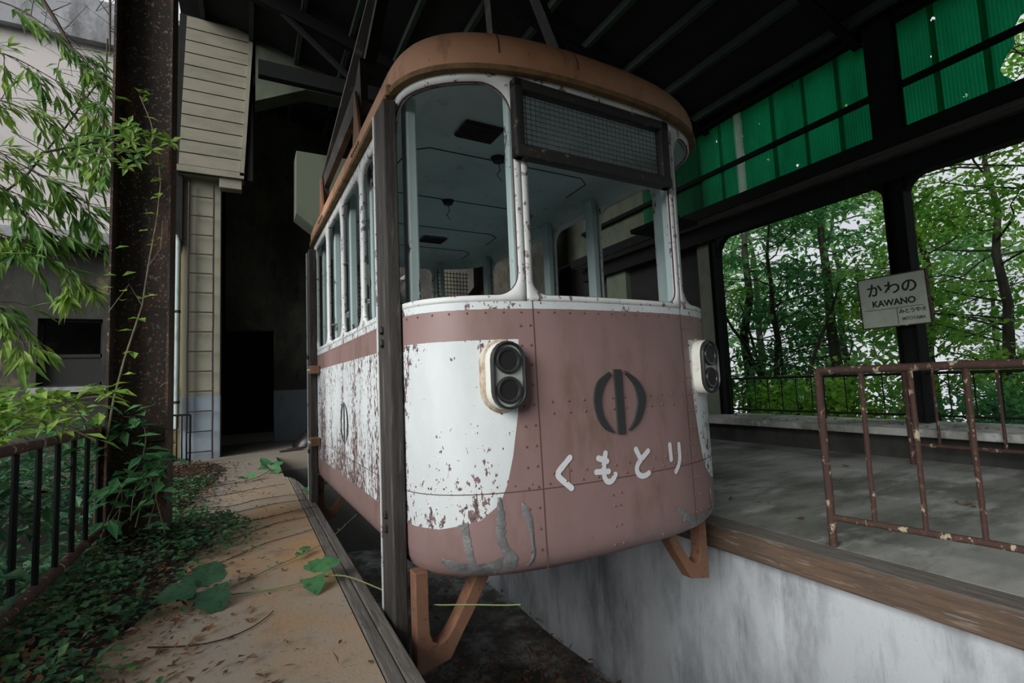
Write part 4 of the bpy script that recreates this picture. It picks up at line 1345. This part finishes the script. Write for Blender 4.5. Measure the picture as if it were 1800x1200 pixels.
# bushes under them
r = random.Random(77)
for k, (x, y, hh, lab) in enumerate(((8.5, 6.9, 1.2, 'leafy bush behind the black railing next to the cable car'), (8.3, 4.4, .9, 'low leafy bush behind the black railing under the sign'), (8.6, 2.4, .9, 'low leafy bush behind the rusty railings at the right'), (8.5, 5.4, .9, 'small dark bush at the foot of the forked tree'))):
    b = empty('bush', (x, y, -.25), label=lab, cat='bush', group='bushes behind the black railing')
    fo, br = MB(), MB()
    for i in range(16):
        e = Vector((r.gauss(0, .5), r.gauss(0, .6), hh * r.uniform(.4, 1.1)))
        br.tube([(0, 0, 0), e * .5 + rv(r, .05), e], [.016, .01, .004], 4)
        spray(fo, r, e, Vector((0, 0, .2)), 90, .13, .08, .2, .7)
    br.build('stems', M['bark'], b)
    fo.build('foliage', M['leaf_bright'] if k % 2 else M['leaf_deep'], b)

for k, (x, y, hh, lab) in enumerate(((-1.75, .9, 1.2, 'dense dark shrub added for shade, nearest the camera beyond the left railing'), (-1.85, 1.9, 1.3, 'dense dark shrub added for shade, second along beyond the left railing'), (-1.9, 2.9, 1.1, 'dense dark shrub added for shade, third along beyond the left railing'))):
    b = empty('shrub', (x, y, -.25), label=lab, cat='shrub', group='added shade shrubs beyond the left railing')  # mostly out of view, added to shade the near left of the platform
    fo, br = MB(), MB()
    for i in range(22):
        e = Vector((r.gauss(0, .3), r.gauss(0, .42), hh * r.uniform(.25, 1.1)))
        br.tube([(0, 0, 0), e * .5 + rv(r, .05), e], [.012, .008, .003], 4)
        spray(fo, r, e, Vector((0, 0, .2)), 60, .10, .055, .15, .7)
    br.build('stems', M['bark'], b)
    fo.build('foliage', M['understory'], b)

# ------------------------------------------------------------------ vegetation on the left
def bamboo(seed, pts, label, nsub=9, L=.19, w=.031, m=None, nl=8, spread=.30, rad=.008):
    r = random.Random(seed)
    base = Vector(pts[0])
    b = empty('bamboo_spray', base, label=label, cat='bamboo', group='bamboo sprays left of the column')
    st, fo = MB(), MB()
    P_ = [Vector(p) - base for p in pts]
    D = []
    for a, c in zip(P_[:-1], P_[1:]):
        for i in range(6): D.append(a.lerp(c, i / 6))
    D.append(P_[-1])
    for _ in range(5): D = [D[0]] + [(D[i - 1] + D[i] * 2 + D[i + 1]) / 4 for i in range(1, len(D) - 1)] + [D[-1]]
    n = len(D)
    st.tube(D, [rad * (1 - .8 * i / n) for i in range(n)], 5)
    for k in range(nsub):
        i = int(n * (.25 + .75 * (k + .5) / nsub)); i = min(i, n - 2)
        a = D[i]
        d0 = (D[i + 1] - D[i]).normalized()
        d = (d0 + rv(r, .8)).normalized()
        e = a + d * spread * r.uniform(.5, 1.2) + Vector((0, 0, -.06))
        st.tube([a, a.lerp(e, .5) + Vector((0, 0, .02)), e], [.003, .0025, .0015], 4)
        for q in range(nl):
            p = a.lerp(e, .25 + .75 * r.random())
            dd = d + rv(r, .8) + Vector((0, 0, -.55))
            fo.leaf(p, dd, Vector((r.uniform(-.6, .6), -.5, 1)), L * r.uniform(.6, 1.15), w * r.uniform(.8, 1.3), r.uniform(.05, .35))
    st.build('stem', M['twig'], b)
    fo.build('leaves', m or M['bamboo'], b)
    return b
bamboo(1, [(-2.2, 5.6, 4.5), (-1.7, 5.4, 4.35), (-1.3, 5.2, 3.95), (-1.1, 5.0, 3.7)], 'topmost bamboo spray against the pale wall', 18)
bamboo(2, [(-2.3, 5.4, 3.6), (-1.8, 5.2, 3.85), (-1.35, 5.0, 3.55), (-1.05, 4.9, 3.3)], 'bamboo spray arching just below the topmost one', 20)
bamboo(3, [(-2.3, 5.2, 3.0), (-1.8, 5.0, 3.35), (-1.4, 4.9, 3.2), (-1.1, 4.8, 2.85)], 'bamboo spray in the middle of the pale wall', 20)
bamboo(4, [(-2.3, 4.8, 2.9), (-1.75, 4.7, 2.9), (-1.35, 4.7, 2.65), (-1.05, 4.7, 2.45)], 'dense bamboo spray drooping towards the wall ledge', 24, nl=10)
bamboo(5, [(-2.2, 4.6, 2.6), (-1.7, 4.5, 2.65), (-1.45, 4.5, 2.45), (-1.3, 4.5, 2.2)], 'drooping bamboo spray at the left edge over the ledge', 20, nl=10)
bamboo(6, [(-2.2, 4.8, 2.0), (-1.7, 4.7, 2.25), (-1.35, 4.6, 2.1), (-1.08, 4.5, 1.85)], 'bamboo spray hanging in front of the dark lower wall', 20, nl=9)
bamboo(7, [(-2.0, 4.6, 1.2), (-1.65, 4.5, 1.75), (-1.45, 4.5, 1.65), (-1.3, 4.4, 1.35)], 'sparse bamboo spray beside the dark window', 12)
bamboo(8, [(-1.15, 5.5, 4.3), (-1.05, 5.0, 3.4), (-.98, 4.6, 3.0), (-.92, 4.4, 2.6)], 'bamboo spray brushing the left edge of the rusty column', 16, nl=8, spread=.22)
# bare branches crossing the pale wall
for k, (pts, lab) in enumerate((([(-1.95, 6.0, 5.2), (-1.62, 5.9, 4.6), (-1.38, 5.7, 4.1), (-1.3, 5.6, 3.4)], 'dark bare branch hanging from the top left corner'),
                                ([(-2.1, 5.8, 2.6), (-1.7, 5.6, 2.95), (-1.4, 5.4, 3.35), (-1.15, 5.2, 3.7)], 'thin dark branch rising diagonally across the pale wall'),
                                ([(-1.4, 6.0, 5.6), (-1.2, 5.8, 4.9), (-1.15, 5.6, 4.2)], 'bare twig hanging close to the top of the rusty column'))):
    b = empty('bare_branch', pts[0], label=lab, cat='branch')
    q = MB(); b0 = Vector(pts[0])
    rr = random.Random(k)
    P_ = [Vector(p) - b0 for p in pts]
    q.tube(P_, [.022 * (1, .5, .6)[k] * (1 - .7 * i / len(P_)) for i in range(len(P_))], 6)
    for i in range(16):
        ki = rr.randrange(len(P_) - 1); a = P_[ki].lerp(P_[ki + 1], rr.random())
        q.tube([a, a + rv(rr, .18), a + rv(rr, .32)], [.005, .003, .0015], 4)
    q.build('limb', M['twig'], b, smooth=True)

# shrubby creeper over the left railing
def creeper(seed, c, n, ext, label, L, w, m, cat='creeper', stems=8, name='creeper', up=.3):
    L, w = L * 1.25, w * 1.3
    r = random.Random(seed)
    b = empty(name, c, label=label, cat=cat)
    st, fo = MB(), MB()
    for k in range(stems):
        a = Vector((r.uniform(-1, 1) * ext[0], r.uniform(-1, 1) * ext[1], -ext[2] * r.uniform(.2, 1)))
        e = Vector((r.uniform(-1, 1) * ext[0], r.uniform(-1, 1) * ext[1], ext[2] * r.uniform(.2, 1)))
        mid_ = a.lerp(e, .5) + Vector((r.uniform(-.1, .1), r.uniform(-.1, .1), ext[2] * .6))
        D = [a.lerp(mid_, i / 5).lerp(mid_.lerp(e, i / 5), i / 5) for i in range(6)]
        st.tube(D, [.004 * (1 - .6 * i / 5) for i in range(6)], 4)
        for q in range(n // stems):
            u = r.random()
            p = a.lerp(mid_, u).lerp(mid_.lerp(e, u), u) + rv(r, .05)
            fo.leaf(p, Vector((r.uniform(-1, 1), r.uniform(-1, 1), r.uniform(-.5, .4))), Vector((r.uniform(-.4, .4), r.uniform(-.6, .2), 1)), L * r.uniform(.6, 1.3), w * r.uniform(.7, 1.3), r.uniform(0, .25))
    st.build('stems', M['stem'], b)
    fo.build('leaves', m, b)
    return b
creeper(1, (-1.0, 3.6, .90), 230, (.35, .55, .16), 'yellow-green creeper sprawling over the top of the left railing', .10, .045, M['vine_leaf'], stems=12)
creeper(2, (-.98, 4.3, .72), 150, (.40, .30, .22), 'leafy creeper bunched in front of the base of the rusty column', .10, .045, M['kudzu'], stems=10)
creeper(3, (-1.25, 3.3, .45), 260, (.35, .8, .30), 'shaded creeper growing through the left railing bars', .09, .045, M['ivy'], stems=14)
creeper(4, (-.60, 3.95, .35), 90, (.20, .18, .28), 'broad leaved creeper at the foot of the rusty column', .10, .055, M['kudzu'], stems=7)
# understory behind the railing, far too many leaves to count
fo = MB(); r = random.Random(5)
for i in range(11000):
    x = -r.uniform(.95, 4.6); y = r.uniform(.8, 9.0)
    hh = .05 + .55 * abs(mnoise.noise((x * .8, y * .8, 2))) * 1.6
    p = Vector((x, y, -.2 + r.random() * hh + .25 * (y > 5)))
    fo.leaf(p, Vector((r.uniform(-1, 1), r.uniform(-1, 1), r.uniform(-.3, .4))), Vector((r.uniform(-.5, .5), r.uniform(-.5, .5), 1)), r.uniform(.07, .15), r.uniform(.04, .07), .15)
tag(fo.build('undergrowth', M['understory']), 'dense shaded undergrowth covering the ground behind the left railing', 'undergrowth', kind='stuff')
# ivy and litter on the platform
mb = MB(); rows = []
for i in range(121):
    yy = 1.2 + 7.2 * i / 120
    e = -.38 + .20 * mnoise.noise((yy * 1.1, 3, 0)) + .10 * math.sin(yy * 1.9) + .08 * mnoise.noise((yy * 6, 1, 0)) + .04 * mnoise.noise((yy * 20, 1, 0))
    rows.append([(-.95 + (e + .95) * j / 14, yy, .003 + .035 * (1 - j / 14) ** .5 * (1 + .6 * mnoise.noise((j * .7, yy * 5, 0)))) for j in range(15)])
mb.grid(rows)
tag(mb.build('soil_drift', M['soil'], smooth=True), 'dark drift of leaf mould along the left edge of the tan platform', 'soil', kind='stuff')
fo = MB(); dl = MB(); r = random.Random(6)
cnt = 0
while cnt < 5200:
    y = r.uniform(1.3, 6.6); x = r.uniform(-.95, .15)
    edge = -.36 + .22 * mnoise.noise((y * 1.1, 3, 0)) + .12 * math.sin(y * 1.9) + (.12 if 3.4 < y < 4.8 else 0)
    pr = 1 / (1 + math.exp((x - edge) * 22))
    dens = .5 + .5 * mnoise.noise((x * 3.2, y * 2.2, 7))
    if r.random() > pr * max(.04, 1.5 * (dens - .25)): continue
    cnt += 1
    z = r.uniform(.01, .055) * (1 + 1.2 * pr)
    sz = r.uniform(.026, .055)
    fo.leaf(Vector((x, y, z)), Vector((r.uniform(-1, 1), r.uniform(-1, 1), r.uniform(-.15, .35))), Vector((r.uniform(-.4, .4), r.uniform(-.4, .4), 1)), sz, sz * .8, r.uniform(-.1, .2))
tag(fo.build('ground_ivy', M['ivy']), 'small-leaved ivy carpet spreading over the left of the tan platform', 'ivy', kind='stuff')
cnt = 0
while cnt < 5600:
    y = r.uniform(1.2, 8.4); x = r.uniform(-.95, .40)
    pr = 1 / (1 + math.exp((x + .28) * 9))
    if r.random() > pr + .012: continue
    cnt += 1
    sz = r.uniform(.018, .055)
    dl.leaf(Vector((x, y, r.uniform(.003, .02) + (.06 * min(1, max(0, (-.35 - x) * 3))))), Vector((r.uniform(-1, 1), r.uniform(-1, 1), r.uniform(-.05, .25))), Vector((r.uniform(-.5, .5), r.uniform(-.5, .5), 1)), sz, sz * r.uniform(.25, .6), r.uniform(-.2, .3))
tag(dl.build('leaf_litter', M['dead_leaf']), 'dry brown leaf litter scattered over the tan platform among the ivy', 'leaf litter', kind='stuff')
dl = MB()
for i in range(5000):
    x = r.uniform(.62, 2.70); y = r.uniform(1.8, 7.0)
    if y > 4.4 and r.random() < .75: continue
    sz = r.uniform(.03, .08)
    dl.leaf(Vector((x, y, -1.60 + r.uniform(.01, .08) + .10 * max(0, 1 - abs(y - 3.2) / 1.2) * max(0, 1 - abs(x - 1.5)))), Vector((r.uniform(-1, 1), r.uniform(-1, 1), r.uniform(-.1, .4))), Vector((r.uniform(-.6, .6), r.uniform(-.6, .6), 1)), sz, sz * r.uniform(.35, .6), r.uniform(-.2, .3))
tag(dl.build('leaf_litter', M['dead_leaf']), 'dark dead leaves heaped on the floor of the pit under the car', 'leaf litter', kind='stuff')

# trailing vines lying across the platform
def trail(seed, pts, label, L=.022, m=None, n=40, rad=.004, stem='twig', big=()):
    r = random.Random(seed)
    b0 = Vector(pts[0])
    v = empty('trailing_vine', b0, label=label, cat='vine')
    P_ = [Vector(p) - b0 for p in pts]
    D = []
    for a, c in zip(P_[:-1], P_[1:]):
        k = max(2, int((c - a).length / .05))
        for i in range(k): D.append(a.lerp(c, i / k) + Vector((r.uniform(-.016, .016), r.uniform(-.02, .02), 0)))
    D.append(P_[-1])
    for _ in range(3): D = [D[0]] + [(D[i - 1] + D[i] * 2 + D[i + 1]) / 4 for i in range(1, len(D) - 1)] + [D[-1]]
    q = MB(); q.tube(D, [rad * (1 - .5 * i / len(D)) for i in range(len(D))], 5)
    q.build('stem', M[stem], v, smooth=True)
    if n:
        fo = MB()
        for i in range(n):
            p = D[int(r.random() ** .8 * (len(D) - 1))]
            fo.leaf(p + Vector((0, 0, .004)), Vector((r.uniform(-1, 1), r.uniform(-1, 1), r.uniform(0, .5))), Vector((r.uniform(-.3, .3), r.uniform(-.3, .3), 1)), L * r.uniform(.6, 1.3), L * .7, .1)
        fo.build('small_leaves', m or M['ivy'], v)
    for (c, d, L2, up) in big:
        c = Vector(c) - b0
        q = MB(); lobed(q, c, Vector(d), Vector(up), L2)
        q.build('leaf', M['kudzu'] if L2 < .17 else M['shade_leaf'], v, smooth=True)
    return v

def lobed(q, p, d, up, L):
    """a broad three-lobed creeper leaf, cupped along its midrib"""
    d = d.normalized(); sd = d.cross(up).normalized(); nn = sd.cross(d)
    out = [(0, 0), (.04, .22), (.10, .44), (.30, .50), (.42, .34), (.58, .42), (.78, .24), (1.0, 0)]
    L1 = [p + d * L * a + sd * L * b + nn * L * (.22 * b - .25 * a * a) for a, b in out]
    L2 = [p + d * L * a - sd * L * b + nn * L * (.22 * b - .25 * a * a) for a, b in out]
    mid_ = [p + d * L * a + nn * L * (-.25 * a * a) for a, b in out]
    q.grid([L1, mid_, L2])

U = (0, -.3, 1)
trail(1, [(-.42, 3.05, .03), (-.12, 2.92, .012), (.12, 2.86, .012), (.30, 2.83, .03), (.42, 2.78, .06), (.55, 2.55, .02), (.68, 2.2, .04), (.80, 1.95, .10), (.95, 1.8, .12)],
      'long green vine crossing the platform to the cable car leg, with big lobed leaves', n=0, rad=.0045, stem='green_stem',
      big=[((.30, 2.83, .06), (.2, .5, .25), .13, U), ((.31, 2.82, .07), (.75, .25, .3), .14, U), ((.28, 2.80, .05), (.1, -.8, -.1), .13, U), ((-.20, 2.95, .06), (.2, .8, .5), .20, U), ((-.18, 2.9, .06), (.2, -.6, -.1), .19, U), ((-.22, 2.9, .07), (-.8, -.1, .1), .18, U), ((.60, 2.40, .05), (-.3, .4, .4), .08, U), ((.61, 2.40, .05), (.6, -.1, .3), .06, U)])
trail(2, [(-.10, 3.0, .012), (.10, 3.2, .012), (.25, 3.30, .015), (.38, 3.38, .03), (.48, 3.45, .05), (.57, 3.52, .10), (.66, 3.6, .14)],
      'thin vine running up over the timber kerb towards the pit', n=10, rad=.003, stem='green_stem', big=[((.29, 3.33, .03), (.3, .4, .2), .07, U), ((.28, 3.31, .03), (-.3, -.5, .1), .06, U)])
trail(3, [(-.35, 5.2, .02), (-.15, 5.1, .012), (.10, 5.3, .012), (.35, 5.25, .015), (.50, 5.05, .04), (.58, 4.95, .08)],
      'vine reaching across the far platform to the rear of the car, ending in lobed leaves', n=16, rad=.004,
      big=[((.55, 5.0, .09), (.5, .2, .4), .15, U), ((.54, 4.98, .08), (.1, -.7, .1), .14, U), ((.53, 5.0, .07), (-.6, .2, .2), .12, U)])
trail(4, [(-.30, 6.3, .02), (-.05, 6.4, .012), (.12, 6.6, .02), (.25, 6.95, .05)],
      'vine near the far end of the timber kerb topped with a leaf tuft', n=14, rad=.004,
      big=[((.26, 6.95, .06), (.6, .3, .4), .16, U), ((.24, 6.92, .05), (-.5, -.3, .2), .16, U), ((.26, 6.9, .04), (.3, -.8, 0), .15, U), ((.20, 6.96, .09), (-.3, .3, .6), .14, U), ((.0, 6.45, .03), (.4, .2, .4), .11, U), ((-.02, 6.42, .03), (-.4, -.3, .3), .11, U)])
labs = ['bare creeper stem across the tan platform just beyond the long green vine', 'creeper stem crossing the platform midway to the kerb end', 'creeper stem with tiny leaves reaching the kerb planks', 'creeper stem lying parallel just before the far vine', 'creeper stem nearest the rusty column side of the platform', 'short dry creeper stem low in the ivy near the camera']
for k, (pts, nl) in enumerate((([(-.45, 3.3, .01), (-.15, 3.5, .008), (.10, 3.75, .008), (.30, 3.85, .008), (.40, 3.9, .01)], 14), ([(-.40, 3.85, .01), (-.1, 4.0, .008), (.15, 4.25, .008), (.42, 4.3, .01)], 12), ([(-.35, 4.4, .01), (0, 4.45, .008), (.25, 4.55, .008), (.50, 4.62, .012)], 30),
                                ([(-.45, 4.75, .01), (-.1, 4.85, .008), (.2, 5.0, .008), (.46, 4.95, .012)], 16), ([(-.55, 5.7, .01), (-.2, 5.75, .008), (.1, 5.9, .008), (.35, 5.95, .01)], 12), ([(-.35, 2.5, .01), (-.15, 2.4, .01), (-.02, 2.42, .008), (.10, 2.6, .008)], 0))):
    trail(20 + k, pts, labs[k], n=nl, rad=.0038)

# vine up the column
vb = (-.80, 4.05, .75)
v = empty('climbing_vine', vb, label='slender yellow-green vine climbing diagonally up the rusty column', cat='vine')
cp = [(-.80, 4.05, .75), (-.77, 4.05, 1.0), (-.72, 4.05, 1.25), (-.67, 4.05, 1.45), (-.63, 4.05, 1.61), (-.60, 4.05, 1.88), (-.555, 4.04, 2.21), (-.535, 4.03, 2.46), (-.555, 4.03, 2.70), (-.60, 4.03, 2.9), (-.66, 4.03, 3.06)]
q = MB(); q.tube([Vector(p) - Vector(vb) for p in cp], [.007 - .0004 * i for i in range(len(cp))], 6); q.tube([Vector(p) - Vector(vb) for p in ((-.63, 4.05, 1.61), (-.70, 4.04, 1.75), (-.80, 4.0, 1.55))], .003, 5); q.tube([Vector(p) - Vector(vb) for p in ((-.60, 4.05, 1.88), (-.53, 4.03, 2.0), (-.52, 4.03, 2.2))], .003, 5)
q.build('stem', M['stem'], v, smooth=True)
r = random.Random(9)
vl = [(-.66, 3.10), (-.60, 3.08), (-.70, 3.0), (-.64, 3.02), (-.55, 2.9), (-.58, 2.78), (-.53, 2.72), (-.545, 2.60), (-.535, 2.48), (-.54, 2.36), (-.56, 2.24), (-.60, 2.12), (-.55, 2.02), (-.70, 2.0), (-.66, 1.83), (-.76, 1.80), (-.73, 1.64), (-.71, 1.70), (-.78, 1.72), (-.62, 1.66), (-.64, 1.52), (-.66, 1.44), (-.67, 1.30), (-.72, 1.15), (-.74, 1.05), (-.69, 1.10)]
for (x, z) in vl:
    q = MB()
    p = Vector((x, 4.02, z)) - Vector(vb)
    for _ in range(r.choice((1, 1, 2))):
        q.leaf(p, Vector((r.uniform(-1, .6), r.uniform(-.7, -.2), r.uniform(-.4, .2))), Vector((r.uniform(-.3, .3), -.3, 1)), r.uniform(.06, .10), r.uniform(.045, .06), .15)
    q.build('leaf', M['vine_leaf'], v)
# leafy branch in front of the column at mid height
b = empty('leafy_branch', (-1.15, 4.0, 2.55), label='whorled green leaf branch reaching in front of the rusty column', cat='branch')
q = MB(); fo = MB(); r = random.Random(12)
P_ = [Vector((0, 0, 0)), Vector((.25, 0, .12)), Vector((.45, -.03, .16)), Vector((.60, -.05, .14))]
q.tube(P_, [.008, .006, .005, .003], 5)
for i in range(26):
    ki = r.randrange(3); a = P_[ki].lerp(P_[ki + 1], r.random())
    e = a + Vector((r.uniform(-.10, .12), r.uniform(-.08, .05), r.uniform(-.16, .12)))
    q.tube([a, e], [.003, .002], 4)
    for k in range(6):
        t = 2 * PI * k / 6 + r.random()
        fo.leaf(e, Vector((math.cos(t), -.25, math.sin(t) * .7)), Vector((0, -1, .6)), r.uniform(.05, .09), .034, .15)
q.build('twigs', M['twig'], b); fo.build('leaves', M['bamboo'], b)

# dead leaves on the right platform
lc = [((3.22, 2.10), 'curled dead leaf clump on the grey platform nearest the rusty railing foot', .055), ((3.42, 2.51), 'small dead leaf on the grey platform beside the car corner', .035), ((3.50, 1.68), 'dead leaf lying under the near rusty railing', .03), ((4.59, 2.62), 'dead leaf clump in the middle of the grey platform', .05), ((4.40, 1.65), 'flat dead leaf clump far to the right on the grey platform', .07), ((3.34, 2.72), 'dark dead leaf on the grey platform close behind the car corner', .04), ((5.3, 2.9), 'dead leaf near the far edge of the grey platform', .05)]
for k, ((x, y), lab, sz) in enumerate(lc):
    r = random.Random(k); q = MB()
    for i in range(5):
        q.leaf(Vector((x + r.uniform(-.03, .03), y + r.uniform(-.03, .03), .004 + r.random() * .008)), Vector((r.uniform(-1, 1), r.uniform(-1, 1), .1)), Vector((r.uniform(-.5, .5), r.uniform(-.5, .5), 1)), sz, sz * .45, -.1)
    tag(q.build('dead_leaf', M['dead_leaf']), lab, 'dead leaf', 'dead leaves on the grey platform')
q = MB(); r = random.Random(3)
for i in range(60):
    q.leaf(Vector((r.uniform(6.0, 6.5), r.uniform(1.2, 5.2), .355)), Vector((r.uniform(-1, 1), r.uniform(-1, 1), .1)), Vector((r.uniform(-.5, .5), r.uniform(-.5, .5), 1)), r.uniform(.03, .07), .03, -.1)
tag(q.build('leaf_litter', M['dead_leaf']), 'dead leaf scraps strewn along the concrete ledge', 'leaf litter', kind='stuff')
